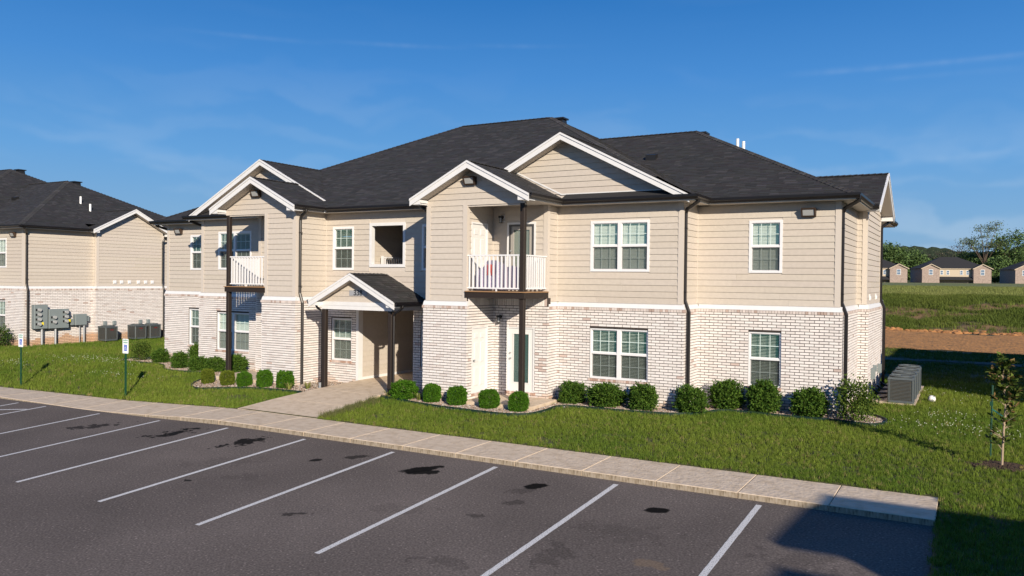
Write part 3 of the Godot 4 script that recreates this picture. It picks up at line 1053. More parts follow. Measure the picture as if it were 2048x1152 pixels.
		bx.call(so, 13.7, SOFFIT, -7.25, 14.20, SOFFIT + .02, -6.83)
		bx.call(so, 13.7, SOFFIT, -11.78, 14.20, SOFFIT + .02, -11.35)
		bx.call(so, 13.7, SOFFIT, -15.5, 14.32, SOFFIT + .02, -11.78)
		var y0 := SOFFIT - .008
		var y1 := EAVE - .02
		bx.call(fa, 2.40, y0, -1.08, 2.42, y1, .42)
		bx.call(fa, 6.36, y0, -1.705, 6.38, y1, .42)
		bx.call(fa, 6.36, y0, -1.725, 10.37, y1, -1.705)
		bx.call(fa, 10.37, y0, -3.124, 10.39, y1, -1.705)
		bx.call(fa, 10.39, y0, -3.124, 14.32, y1, -3.104)
		bx.call(fa, 14.32, y0, -6.83, 14.34, y1, -3.104)
		bx.call(fa, 14.34, y0, -6.83, 14.57, y1, -6.81)
		bx.call(fa, 14.32, y0, -15.5, 14.34, y1, -11.78)
	put("soffit", so, mats.soffit, house)
	put("fascia", fa, mats.trim_white, house)
	var gu := []
	gu.append([Vector3(-2.28, EAVE, -1.06), Vector3(2.28, EAVE, -1.06), Vector3.BACK])
	for k in [1.0, -1.0]:
		var r: Vector3 = Vector3.RIGHT * k
		gu.append([Vector3(k * 6.38, EAVE, .43), Vector3(k * 6.38, EAVE, -1.585), r])
		gu.append([Vector3(k * 2.40, EAVE, .43), Vector3(k * 2.40, EAVE, -.94), -r])
		gu.append([Vector3(k * 6.38, EAVE, -1.705), Vector3(k * 10.51, EAVE, -1.705), Vector3.BACK])
		gu.append([Vector3(k * 10.39, EAVE, -1.705), Vector3(k * 10.39, EAVE, -2.984), r])
		gu.append([Vector3(k * 10.39, EAVE, -3.104), Vector3(k * 14.46, EAVE, -3.104), Vector3.BACK])
		gu.append([Vector3(k * 14.34, EAVE, -3.104), Vector3(k * 14.34, EAVE, -6.69), r])
		gu.append([Vector3(k * 14.34, EAVE, -6.81), Vector3(k * 14.57, EAVE, -6.81), Vector3.BACK])
		gu.append([Vector3(k * 14.34, EAVE, -11.8), Vector3(k * 14.34, EAVE, -15.4), r])
		gu.append([Vector3(k * 14.34, EAVE, -11.8), Vector3(k * 14.62, EAVE, -11.8), Vector3.FORWARD])
	for g in gu:
		var m := MB.new()
		gutter(m, g[0], g[1], g[2])
		put("gutter", m, mats.gutter, house)
	# gables
	for k in [1.0, -1.0]:
		var t := Transform3D(Basis(), Vector3(k * 4.39, 0, 0))
		var back := MB.new()
		back.poly([Vector3(k * 4.39 - 1.67, 5.62, -.001), Vector3(k * 4.39 + 1.67, 5.62, -.001), Vector3(k * 4.39 + 1.67, 5.9, -.001), Vector3(k * 4.39, 6.72, -.001), Vector3(k * 4.39 - 1.67, 5.9, -.001)])
		back.box(Vector3(k * 4.39 - 1.67, 5.62, -.09), Vector3(k * 4.39 + 1.67, 5.67, -.002), "n")
		back.quad(Vector3(k * 4.39 + 1.67, 5.67, -.09), Vector3(k * 4.39 - 1.67, 5.67, -.09), Vector3(k * 4.39 - 1.67, 5.78, -.09), Vector3(k * 4.39 + 1.67, 5.78, -.09))
		put("gable_wall", back, mats.trim_tan, house)
		gable_boards(house, t, 5.665, EAVE + 2 * PITCH - .17, 1.68)
		var rk := MB.new()
		for e in [-1.0, 1.0]:
			rake(rk, rk, Vector3(k * 4.39 + e * 2.03, EAVE - .01, .43), Vector3(k * 4.39, EAVE + 2.0 * PITCH, .43), Vector3.BACK)
			# sloping underside of the overhang, and the boxed end of the eave
			var x0: float = k * 4.39 + e * 2.0
			rk.t = Transform3D()
			var lo := minf(x0, x0 - e * .33)
			rk.box(Vector3(lo, SOFFIT - .03, .022), Vector3(lo + .33, EAVE - .03, .428))
		put("rake_board", rk, mats.trim_white, house)
		var us := MB.new()
		for e in [-1.0, 1.0]:
			var p := [Vector3(k * 4.39 + e * 1.99, EAVE - .165, 0), Vector3(k * 4.39, EAVE + 2 * PITCH - .16, 0)]
			for i in 18:
				var a: Vector3 = (p[0] as Vector3).lerp(p[1], i / 18.0)
				var b: Vector3 = (p[0] as Vector3).lerp(p[1], (i + .93) / 18.0)
				us.hexa([a, b, b + Vector3.UP * .02, a + Vector3.UP * .02, a + Vector3(0, 0, .43), b + Vector3(0, 0, .43), b + Vector3(0, .02, .43), a + Vector3(0, .02, .43)] if e < 0 else [b, a, a + Vector3.UP * .02, b + Vector3.UP * .02, b + Vector3(0, 0, .43), a + Vector3(0, 0, .43), a + Vector3(0, .02, .43), b + Vector3(0, .02, .43)])
		put("rake_soffit", us, mats.soffit, house)
		# the big gable
		t = Transform3D(Basis(), Vector3(k * 6.29, 0, ZG - .02))
		var bb := MB.new()
		bb.poly([Vector3(k * 6.29 - 3.9, 5.85, ZG - .021), Vector3(k * 6.29 + 3.9, 5.85, ZG - .021), Vector3(k * 6.29, 7.82, ZG - .021)])
		put("gable_wall", bb, mats.trim_tan, house)
		gable_boards(house, t, 6.12, EAVE + 3.95 * PITCH - .16, 3.7)
		rk = MB.new()
		us = MB.new()
		rk.box(Vector3(6.15 if k > 0 else -9.75, 6.085, ZG - .02), Vector3(9.75 if k > 0 else -6.15, 6.125, ZG + .012))
		var fa0 := Vector3(k * 4.45, EAVE + 1.94 * PITCH + .02, ZG - .02)
		var fb0 := Vector3(k * 6.15, EAVE + .24 * PITCH + .08, ZG - .02)
		var fu := Vector3(0, .045, 0)
		var fo := Vector3(0, 0, .034)
		rk.hexa([fa0, fb0, fb0 + fu, fa0 + fu, fa0 + fo, fb0 + fo, fb0 + fu + fo, fa0 + fu + fo] if k > 0 else [fb0, fa0, fa0 + fu, fb0 + fu, fb0 + fo, fa0 + fo, fa0 + fu + fo, fb0 + fu + fo])
		for e in [-1.0, 1.0]:
			rake(rk, rk, Vector3(k * 6.29 + e * 3.97, EAVE + .005, -1.745), Vector3(k * 6.29, EAVE + .012 + 3.95 * PITCH, -1.745), Vector3.BACK)
			var p := [Vector3(k * 6.29 + e * 3.9, EAVE - .14, ZG - .02), Vector3(k * 6.29, EAVE + 3.95 * PITCH - .16, ZG - .02)]
			for i in 34:
				var a: Vector3 = (p[0] as Vector3).lerp(p[1], i / 34.0)
				var b: Vector3 = (p[0] as Vector3).lerp(p[1], (i + .93) / 34.0)
				var q := Vector3(0, 0, .42)
				var v := Vector3.UP * .02
				us.hexa([a, b, b + v, a + v, a + q, b + q, b + v + q, a + v + q] if e < 0 else [b, a, a + v, b + v, b + q, a + q, a + v + q, b + v + q])
		put("rake_board", rk, mats.trim_white, house)
		put("rake_soffit", us, mats.soffit, house)
		# the gable at the end
		var et := Transform3D(Basis(Vector3.UP, k * PI / 2), Vector3(k * 14.18, 0, ZM))
		var eb := MB.new()
		eb.t = et
		eb.poly([Vector3(-2.05, 5.70, -.001), Vector3(2.05, 5.70, -.001), Vector3(2.05, 5.94, -.001), Vector3(0, 6.98, -.001), Vector3(-2.05, 5.94, -.001)])
		put("gable_wall", eb, mats.trim_tan, house)
		gable_boards(house, et, BAND_TOP + COURSE * 16, EAVE + 2.45 * PITCH - .16, 2.04)
		rk = MB.new()
		us = MB.new()
		for e in [-1.0, 1.0]:
			rake(rk, rk, Vector3(k * 14.575, EAVE - .01, ZM + e * 2.48), Vector3(k * 14.575, EAVE + 2.45 * PITCH, ZM), Vector3.RIGHT * k)
			rk.t = et
			rk.box(Vector3(e * 2.3 - .17, SOFFIT - .03, .03), Vector3(e * 2.3 + .17, EAVE - .03, .393))
			rk.t = Transform3D()
			us.t = et
			us.hexa([Vector3(-2.44, EAVE - .165, .0), Vector3(0, EAVE + 2.45 * PITCH - .16, .0), Vector3(0, EAVE + 2.45 * PITCH - .14, .0), Vector3(-2.44, EAVE - .145, .0), Vector3(-2.44, EAVE - .165, .395), Vector3(0, EAVE + 2.45 * PITCH - .16, .395), Vector3(0, EAVE + 2.45 * PITCH - .14, .395), Vector3(-2.44, EAVE - .145, .395)] if e < 0 else
				[Vector3(0, EAVE + 2.45 * PITCH - .16, .0), Vector3(2.44, EAVE - .165, .0), Vector3(2.44, EAVE - .145, .0), Vector3(0, EAVE + 2.45 * PITCH - .14, .0), Vector3(0, EAVE + 2.45 * PITCH - .16, .395), Vector3(2.44, EAVE - .165, .395), Vector3(2.44, EAVE - .145, .395), Vector3(0, EAVE + 2.45 * PITCH - .14, .395)])
		put("rake_board", rk, mats.trim_white, house)
		put("rake_soffit", us, mats.soffit, house)
	# downspouts
	for k in [1.0, -1.0]:
		if full: downspout(house, Vector3(k * 2.34, EAVE - .1, -.10), Vector3(k * 2.72, 0, -.16), Vector3(-k, 0, 0), -.15)
		downspout(house, Vector3(k * 10.45, EAVE - .1, -1.95), Vector3(k * 9.95, 0, -2.25), Vector3(k, 0, 0), -.15)
		downspout(house, Vector3(k * 14.40, EAVE - .1, -3.3), Vector3(k * 13.9, 0, -3.66), Vector3(k, 0, 0), -.15)
		downspout(house, Vector3(k * 14.45, EAVE - .1, -11.86), Vector3(k * 14.18, 0, -11.3), Vector3(k, 0, 0), -.15)
		wall_pack(house, Vector3(k * 13.1, 5.44, ZW + .02))
	# vents through the roof and the walls
	for q in [Vector3(2.3, 0, -9.75), Vector3(8.15, 0, -9.8)]:
		var y := EAVE + PITCH * (d1 if q.x < 5 else d2) - .36
		var m := MB.new()
		m.hexa([Vector3(-.22, 0, -.22), Vector3(.22, 0, -.22), Vector3(.19, .32, -.19), Vector3(-.19, .32, -.19), Vector3(-.22, 0, .22), Vector3(.22, 0, .22), Vector3(.19, .32, .19), Vector3(-.19, .32, .19)])
		m.box(Vector3(-.26, .32, -.26), Vector3(.26, .38, .26))
		put("roof_vent", m, mats.black_metal, house, Vector3(q.x, y, q.z))
	var pv := MB.new()
	pv.hexa([Vector3(-.18, -.1, -.12), Vector3(.18, -.1, -.12), Vector3(.18, .16, -.12), Vector3(-.18, .16, -.12), Vector3(-.18, -.1, .12), Vector3(.18, -.1, .12), Vector3(.18, .1, .12), Vector3(-.18, .1, .12)])
	put("roof_vent", pv, mats.black_metal, house, Vector3(7.35, EAVE + PITCH * (ZW + .45 + 6.7) + .03, -6.7))
	for q in ([Vector2(9.46, -10.0), Vector2(9.68, -10.0)] if full else [Vector2(11.2, -8.2), Vector2(12.1, -8.2)]):
		var m := MB.new()
		m.tube([Vector3(0, -.3, 0), Vector3(0, .40, 0)], .055, .055, 10)
		put("vent_pipe", m, mats.pvc, house, Vector3(q.x, roof_height(q.x, q.y, -1), q.y))
	for z in ([-8.05, -9.9] if full else [-8.29, -8.70, -9.18, -9.74, -10.2, -10.63]):
		var m := MB.new()
		m.box(Vector3(0, -.1, -.095), Vector3(.03, .1, .095))
		m.box(Vector3(.03, -.07, -.065), Vector3(.055, .03, .065))
		put("wall_vent", m, mats.vinyl_white, house, Vector3(14.2, 3.06, z))
	return house

# ---------------------------------------------------------------- what only the main house shows: porch, breezeway, balconies, doors
func finish_main(house: Node3D) -> void:
	var walls := house_walls()
	for w in walls:
		var t: Transform3D = w.t
		for r in w.low:
			if r[4] == "hole":
				if absf(t.basis.z.x) > .5: panel_door(house, t, r, FACE - .02, .11 if t.basis.z.x > 0 else (r[1] - r[0]) - .11)
				else: patio_door(house, t, r, FACE - .03, false)
		for r in w.up:
			if r[4] == "hole":
				if absf(t.basis.z.x) > .5: panel_door(house, t, r, .022, .11 if t.basis.z.x > 0 else (r[1] - r[0]) - .11)
				else: patio_door(house, t, r, .022, true)
			elif r[4] == "open":
				var fr := MB.new()
				fr.t = t
				fr.box(Vector3(r[0], r[2], -.13), Vector3(r[0] + .1, r[3], .035))
				fr.box(Vector3(r[1] - .1, r[2], -.13), Vector3(r[1], r[3], .035))
				fr.box(Vector3(r[0] + .1, r[2], -.13), Vector3(r[1] - .1, r[2] + .1, .037))
				fr.box(Vector3(r[0] + .1, r[3] - .1, -.13), Vector3(r[1] - .1, r[3], .037))
				put("opening_frame", fr, mats.trim_white, house)
	for k in [1.0, -1.0]:
		balcony(house, k)
		lantern(house, Vector3(k * (4.114 + .34), 5.36, ZB + .004), true)
		lantern(house, Vector3(k * (4.114 + .36), 2.31, ZB + FACE), false)
		wall_pack(house, Vector3(k * 4.39 - .12, 6.37, .02))
	# breezeway: side walls, floors and ceilings of the passage
	var p := MB.new()
	for x in [[-1.29, -1.17], [1.17, 1.29]]:
		p.box(Vector3(x[0], -.3, -15.06), Vector3(x[1], 2.62, ZC - .121))
		p.box(Vector3(x[0], 3.15, -15.06), Vector3(x[1], 5.74, ZC - .121))
	p.box(Vector3(-1.29, 2.62, -15.06), Vector3(1.29, 3.15, ZC - .121))
	p.box(Vector3(-1.29, 5.70, -15.06), Vector3(1.29, 5.74, ZC - .31))
	put("breezeway", p, mats.trim_tan, house)
	for y0 in [.08, 3.2]:
		var y: float = y0
		while y < y0 + 2.45:
			var mb := MB.new()
			mb.col = siding_color()
			mb.hexa([Vector3(-1.17, y, -15), Vector3(-1.151, y, -15), Vector3(-1.162, y + .19, -15), Vector3(-1.17, y + .19, -15), Vector3(-1.17, y, -1.62), Vector3(-1.151, y, -1.62), Vector3(-1.162, y + .19, -1.62), Vector3(-1.17, y + .19, -1.62)], "l")
			put("siding_board", mb, mats.siding, house)
			y += COURSE
	var wt := MB.new()
	wt.box(Vector3(-1.17, -.02, -15), Vector3(-1.143, .09, -1.5))
	wt.box(Vector3(-1.24, -.1, ZC - .125), Vector3(-1.13, 2.60, ZC + .105))
	put("passage_trim", wt, mats.trim_white, house)
	# guard rail on the upper landing
	var gr := MB.new()
	gr.box(Vector3(-1.02, 4.20, -4.6), Vector3(-.96, 4.25, -2.45))
	gr.box(Vector3(-1.01, 3.30, -4.6), Vector3(-.97, 3.34, -2.45))
	gr.box(Vector3(-1.03, 3.15, -2.5), Vector3(-.95, 4.28, -2.42))
	var rail := put("landing_rail", gr, mats.vinyl_white, house)
	for i in 15:
		var b := MB.new()
		b.box(Vector3(-1.005, 3.34, -2.62 - i * .13), Vector3(-.97, 4.20, -2.585 - i * .13))
		put("baluster", b, mats.vinyl_white, rail)
	# porch roof
	var pe := 2.75
	var ph := 1.73
	var zf := .38
	var deck := MB.new()
	var sh := MB.new()
	var faces := [[6, slope_face(Vector3(ph, pe, zf), Vector3.FORWARD, Vector3.LEFT, [[0, 0], [zf - ZC - .01, 0], [zf - ZC - .01, ph], [0, ph]])], [6, slope_face(Vector3(-ph, pe, ZC + .01), Vector3.BACK, Vector3.RIGHT, [[0, 0], [zf - ZC - .01, 0], [zf - ZC - .01, ph], [0, ph]])]]
	lay_roof(faces, deck, sh, [], Vector3.ZERO, false)
	put("porch_roof", deck, mats.roof_deck, house)
	caps(sh, Vector3(0, pe + ph * PITCH, zf), Vector3(0, pe + ph * PITCH, ZC + .02))
	tag(put("porch_shingles", sh, mats.shingle, house), "", "", "", "stuff")
	var fl := MB.new()      # flashing where the roof meets the wall
	for e in [-1.0, 1.0]:
		var a := Vector3(e * ph, pe + .02, ZC + .02)
		var b := Vector3(0, pe + ph * PITCH + .02, ZC + .02)
		var u := Vector3(0, .045, 0)
		var o := Vector3(0, 0, .012)
		fl.hexa([a, b, b + u, a + u, a + o, b + o, b + u + o, a + u + o] if e < 0 else [b, a, a + u, b + u, b + o, a + o, a + u + o, b + u + o])
	put("flashing", fl, mats.trim_tan, house)
	var rk := MB.new()
	for e in [-1.0, 1.0]:
		rake(rk, rk, Vector3(e * (ph + .02), pe - .01, zf - .02), Vector3(0, pe + ph * PITCH, zf - .02), Vector3.BACK)
		rk.box(Vector3(e * 1.58 - .16, pe - .155, .06), Vector3(e * 1.58 + .16, pe - .03, zf - .025))
	rk.box(Vector3(-1.60, pe - .15, .04), Vector3(1.60, pe - .025, .10))
	rk.box(Vector3(-1.45, pe - .275, -.055), Vector3(1.45, pe - .155, .095))
	rk.box(Vector3(-1.45, pe - .275, ZC), Vector3(-1.30, pe - .155, -.057))
	rk.box(Vector3(1.30, pe - .275, ZC), Vector3(1.45, pe - .155, -.057))
	put("porch_beam", rk, mats.trim_white, house)
	var ce := MB.new()
	ce.box(Vector3(-1.70, pe - .15, ZC), Vector3(1.70, pe - .13, .04))
	for e in [-1.0, 1.0]:
		for i in 16:
			var a := Vector3(e * 1.70, pe - .145, .06).lerp(Vector3(0, pe + ph * PITCH - .16, .06), i / 16.0)
			var b := Vector3(e * 1.70, pe - .145, .06).lerp(Vector3(0, pe + ph * PITCH - .16, .06), (i + .93) / 16.0)
			var q := Vector3(0, 0, .29)
			var v := Vector3.UP * .02
			ce.hexa([a, b, b + v, a + v, a + q, b + q, b + v + q, a + v + q] if e < 0 else [b, a, a + v, b + v, b + q, a + q, a + v + q, b + v + q])
	put("porch_soffit", ce, mats.soffit, house)
	var gw := MB.new()
	gw.poly([Vector3(-1.5, pe - .03, .04), Vector3(1.5, pe - .03, .04), Vector3(1.5, pe, .04), Vector3(0, pe + ph * PITCH - .1, .04), Vector3(-1.5, pe, .04)])
	put("gable_wall", gw, mats.trim_tan, house)
	gable_boards(house, Transform3D(Basis(), Vector3(0, 0, .042)), pe - .025, pe + ph * PITCH - .17, 1.5)
	for e in [-1.0, 1.0]:
		var g := MB.new()
		gutter(g, Vector3(e * ph, pe + .0, zf - .02), Vector3(e * ph, pe + .0, ZC + .02), Vector3(e, 0, 0))
		put("gutter", g, mats.gutter, house)
		var post := MB.new()
		post.cbox(Vector3(e * 1.36 - .075, -.3, -.055), Vector3(e * 1.36 + .075, pe - .275, .095), .012)
		put("porch_post", post, mats.stained_wood, house)
		var ds := MB.new()
		var x: float = e * 1.36 + (.115 if e > 0 else -.115)
		ds.tube([Vector3(e * 1.79, pe - .09, .0), Vector3(e * 1.79, pe - .15, .0), Vector3(e * 1.70, pe - .25, .02), Vector3(e * 1.52, pe - .34, .02), Vector3(x, pe - .42, .02), Vector3(x, pe - .55, .02), Vector3(x, .05, .02), Vector3(x, -.13, .02)], .038, .038, 8)
		put("downspout", ds, mats.gutter, house)
	var sp := MB.new()
	sp.tube([Vector3(-1.36 - .1, -.18, .13), Vector3(-1.36 - .1, .06, .13)], .045, .045, 10)
	put("drain_pipe", sp, mats.galvanised, house)
	var pl := MB.new()
	pl.box(Vector3(-.10, 2.93, .070), Vector3(.62, 3.10, .084))
	var plate := put("number_plate", pl, mats.plate_grey, house, Vector3(-.18, 0.0, 0))
	letters("338", plate, Vector3(.26, 2.885, .0865), .225, mats.dark_text, 700)
	# electrical boxes by the air conditioners
	for q in [[-8.2, .62, .17], [-8.75, .74, .10], [-10.3, .60, .15]]:
		var m := MB.new()
		m.cbox(Vector3(14.27, q[1] - q[2], q[0] - q[2] * .6), Vector3(14.39, q[1] + q[2], q[0] + q[2] * .6), .01)
		m.tube([Vector3(14.33, q[1] - q[2], q[0]), Vector3(14.33, .05, q[0])], .018, .018, 6)
		put("disconnect_box", m, mats.utility_grey, house)

func letters(text: String, parent: Node3D, at: Vector3, height: float, m: Material, weight := 400) -> MeshInstance3D:
	var tm := TextMesh.new()
	var f := SystemFont.new()
	f.font_names = PackedStringArray(["Droid Sans"])
	f.font_weight = weight
	tm.font = f
	tm.text = text
	tm.font_size = 64
	tm.pixel_size = height / 64 * 1.35 * .75
	tm.depth = .004
	tm.horizontal_alignment = HORIZONTAL_ALIGNMENT_CENTER
	tm.vertical_alignment = VERTICAL_ALIGNMENT_BOTTOM
	var o := MeshInstance3D.new()
	o.name = "lettering"
	o.mesh = tm
	o.material_override = m
	o.position = at
	parent.add_child(o, true)
	return o

# ---------------------------------------------------------------- ground
func pick(x: float, t: Array) -> float:
	if x <= t[0][0]: return t[0][1]
	for i in t.size() - 1:
		if x <= t[i + 1][0]:
			return lerpf(t[i][1], t[i + 1][1], (x - t[i][0]) / (t[i + 1][0] - t[i][0]))
	return t[-1][1]

func lot_edge(x: float) -> float: return pick(x, [[-40, -.75], [-20, -.71], [-11.2, -.67], [-8, -.63], [-6, -.618], [-3.4, -.57], [0, -.48]])
func lot_y(x: float, z: float) -> float: return lot_edge(x) - .052 * (z - 5.0)
func walk_back(x: float) -> float: return pick(x, [[-40, -.74], [-20, -.69], [-14.1, -.67], [-10.3, -.60], [-7.05, -.557], [-4.3, -.464], [-1.57, -.36]])
func walk_front(x: float) -> float: return maxf(lot_edge(x) + .012, pick(x, [[-6, -.61], [-3.4, -.50], [-1, -.375], [0, -.37]]))

func ground_y(x: float, z: float) -> float:
	var y := -.16
	if z > 3.45:
		y = walk_back(x) + .01 - .045 * (z - 3.45)
	elif z > -.5:
		y = lerpf(-.16, walk_back(x) + .012, smoothstep(-.5, 3.45, z))
	elif z < -12:
		if z > -33: y = lerpf(-.16, -.40, (-12 - z) / 21)
		elif z > -54: y = -.40
		elif z > -74: y = lerpf(-.40, 2.35, smoothstep(0, 1, (-54 - z) / 20) * .6 + .4 * (-54 - z) / 20)
		else: y = 2.35 + 1.65 * clampf((-74 - z) / 220.0, 0, 1)
		if z < -54 and z > -76: y += bump.get_noise_2d(x * 1.5, z * 1.5) * .25
	if z < -3: y += bump.get_noise_2d(x * .5, z * .5) * .05
	return y

func on_paved(x: float, z: float) -> bool:
	return z > 3.45 and x < 16.58

func axis(fine_from: float, fine_to: float, step: float, far: float, grow := 1.22, extra := []) -> Array:
	var out := []
	var v := fine_from
	while v < fine_to:
		out.append(v)
		v += step
	out.append(fine_to)
	var s := step
	v = fine_to
	while v < far:
		s *= grow
		v += s
		out.append(v)
	s = step
	v = fine_from
	while v > -far:
		s *= grow
		v -= s
		out.append(v)
	out.append_array(extra)
	out.sort()
	return out

func build_ground() -> void:
	var xs := axis(-30.0, 24.0, .6, 2600.0, 1.2, [16.55, 16.61])
	var zs := axis(-78.0, 14.0, .6, 2600.0, 1.2, [3.43, 3.47])
	var mb := MB.new()
	var hs := []
	var cs := []
	for z in zs:
		for x in xs:
			hs.append(ground_y(x, z) - (.17 if on_paved(x, z) else 0.0))
			var k := Color(.068, .068, .024)
			if z < -72: k = Color(.14, .165, .045).lerp(Color(.21, .22, .07), clampf(bump.get_noise_2d(x * .2, z * .2) * .5 + .5, 0, 1))
			elif z < -54:
				k = Color(.045, .062, .02)
				var d := bump.get_noise_2d(x * .6 + 40, z * 1.4)
				if d > .1: k = k.lerp(Color(.26, .15, .065), clampf((d - .1) * 6, 0, .9))
			cs.append(k)
	var w := xs.size()
	var v := PackedVector3Array()
	var c := PackedColorArray()
	for j in zs.size():
		for i in w:
			v.append(Vector3(xs[i], hs[j * w + i], zs[j]))
			c.append(cs[j * w + i])
	var ix := PackedInt32Array()
	for j in zs.size() - 1:
		for i in w - 1:
			var a := j * w + i
			for q in [a, a + 1, a + w, a + 1, a + w + 1, a + w]: ix.append(q)
	var nr := PackedVector3Array()
	for j in zs.size():
		for i in w:
			var l := v[j * w + maxi(i - 1, 0)]
			var r := v[j * w + mini(i + 1, w - 1)]
			var b := v[maxi(j - 1, 0) * w + i]
			var f := v[mini(j + 1, zs.size() - 1) * w + i]
			nr.append((f - b).cross(r - l).normalized())
	var m := ArrayMesh.new()
	var a := []
	a.resize(Mesh.ARRAY_MAX)
	a[Mesh.ARRAY_VERTEX] = v; a[Mesh.ARRAY_NORMAL] = nr; a[Mesh.ARRAY_COLOR] = c; a[Mesh.ARRAY_INDEX] = ix
	m.add_surface_from_arrays(Mesh.PRIMITIVE_TRIANGLES, a)
	structure("ground", m, mats.soil, "lawn soil and rough fields running to the horizon", "ground")

func blob(x: float, z: float, cx: float, cz: float, rx: float, rz: float, turn: float, ragged: float, sd: float) -> float:
	var d := Vector2(x - cx, z - cz).rotated(-turn)
	d = Vector2(d.x / rx, d.y / rz)
	return 1.0 - d.length() + ragged * bump.get_noise_2d(x * 26 + sd, z * 26) + ragged * .6 * bump.get_noise_2d(x * 75 + sd, z * 75)

func build_lot() -> void:
	# the asphalt: one sheet; its colour picture is laid out in ground metres, x -20..17, z 5..25
	var W := 2048
	var H := 1108
	var n1 := FastNoiseLite.new()
	n1.seed = 5; n1.frequency = .004; n1.fractal_octaves = 5
	var coarse := n1.get_image(W, H, false, false, true).get_data()
	var n2 := FastNoiseLite.new()
	n2.seed = 9; n2.frequency = .35; n2.fractal_octaves = 2; n2.noise_type = FastNoiseLite.TYPE_SIMPLEX
	var fine := n2.get_image(W, H, false, false, true).get_data()
	var data := PackedByteArray()
	data.resize(W * H * 3)
	var q := 0
	for i in W * H:
		var l := 97.0 + (coarse[i] - 128) * .07 + (fine[i] - 128) * .17
		if fine[i] > 236: l += 34.0
		data[q] = int(l * 1.035); data[q + 1] = int(l * .955); data[q + 2] = int(l * .905)
		q += 3
	var im := Image.create_from_data(W, H, false, Image.FORMAT_RGB8, data)
	# spilt oil: middle, radii, turn, how ragged, tone
	var spots := [[6.97, 6.10, .50, .20, -.95, .3, .12, 0], [7.18, 6.22, .40, .16, -.6, .6, .2, 3], [9.69, 6.03, .30, .16, -.95, .3, .12, 11], [9.6, 6.35, .3, .2, -.8, .7, .85, 13], [9.75, 7.10, .22, .15, -.5, .6, .78, 17], [12.24, 6.31, .25, .15, -.4, .25, .12, 23], [4.41, 6.54, .17, .12, -.9, .3, .32, 29], [5.08, 5.93, .34, .12, -.8, .9, .55, 31], [9.61, 7.99, .2, .12, -.3, .7, .75, 37], [12.1, 7.6, .9, .35, -.2, 1.2, .93, 41], [-.87, 6.18, .55, .25, -1.1, 1.3, .25, 43], [1.66, 6.05, .52, .25, -1.1, 1.3, .25, 47], [-3.81, 6.4, .6, .22, -.9, 1.2, .5, 53], [3.15, 8.89, .1, .07, 0, .6, .4, 59], [6.6, 9.4, .22, .1, -.3, 1.0, .6, 61], [10.2, 10.0, .35, .2, -.3, 1.3, .88, 67], [11.57, 8.96, .3, .4, .3, 1.4, .86, 71], [4.0, 8.2, .5, .2, -.4, 1.3, .93, 73], [14.9, 7.6, .6, .4, 0, 1.3, .9, 79], [8.2, 8.3, .5, .25, -.5, 1.4, .94, 83], [2.6, 7.6, .8, .3, -.6, 1.3, .94, 89]]
	var px := W / 37.0
	var pz := H / 20.0
	for s in spots:
		var r: float = maxf(s[2], s[3]) * 1.9
		for j in range(int((s[1] - r - 5) * pz), int((s[1] + r - 5) * pz) + 1):
			for i in range(int((s[0] - r + 20) * px), int((s[0] + r + 20) * px) + 1):
				if i < 0 or j < 0 or i >= W or j >= H: continue
				var x := i / px - 20.0
				var z := j / pz + 5.0
				var a := clampf(blob(x, z, s[0], s[1], s[2], s[3], s[4], s[5], s[7]) * 5.0, 0, 1)
				if a > 0:
					var c := im.get_pixel(i, j)
					var d: float = lerpf(1.0, s[6], a)
					im.set_pixel(i, j, Color(c.r * d, c.g * d, c.b * d))
	for j in range(int(3.35 * pz), int(3.95 * pz)):      # a pale sandy patch
		for i in range(int(32.6 * px), int(33.4 * px)):
			var a := clampf(blob(i / px - 20, j / pz + 5, 12.98, 8.64, .28, .16, 0, .7, 5) * 2.0, 0, .5)
			im.set_pixel(i, j, im.get_pixel(i, j).lerp(Color(.50, .42, .34), a))
	var m := mat("asphalt", Color.WHITE, .95)
	m.metallic_specular = .22
	m.albedo_texture = ImageTexture.create_from_image(im)
	m.texture_repeat = false
	var xs := []
	var x := -44.0
	while x < 15.9:
		xs.append(x)
		x += 1.0 if x >= -22 else 4.0
	xs.append(16.0)
	var zs := [4.98, 6.0, 8.0, 10.0, 13.0, 18.0, 25.0]
	var mb := MB.new()
	for i in xs.size() - 1:
		for j in zs.size() - 1:
			lot_quad(mb, xs[i], xs[i + 1], xs[i], xs[i + 1], zs[j], zs[j + 1])
	# the ragged edge against the grass
	var zz := 4.98
	while zz < 25:
		var e0 := 16.60 + bump.get_noise_2d(3, zz * 9) * .09
		var e1 := 16.60 + bump.get_noise_2d(3, (zz + .2) * 9) * .09
		lot_quad(mb, 16.0, e0, 16.0, e1, zz, minf(zz + .2, 25))
		zz += .2
	var lot := structure("parking_lot", mb, m, "dark asphalt parking lot with oil stains and white stall lines", "parking lot")
	# stall lines
	for k in range(-3, 6):
		line(lot, Vector2(.073 + 2.743 * k, 5.22), Vector2(.073 + 2.743 * k, 10.62), .105)
	line(lot, Vector2(-9.68, 5.22), Vector2(-9.68, 10.62), .105)
	line(lot, Vector2(-12.42, 5.22), Vector2(-12.42, 10.62), .105)
	for i in 5:
		line(lot, Vector2(-9.6, 6.45 + i * 1.0), Vector2(-8.24, 5.75 + i * 1.0), .10)

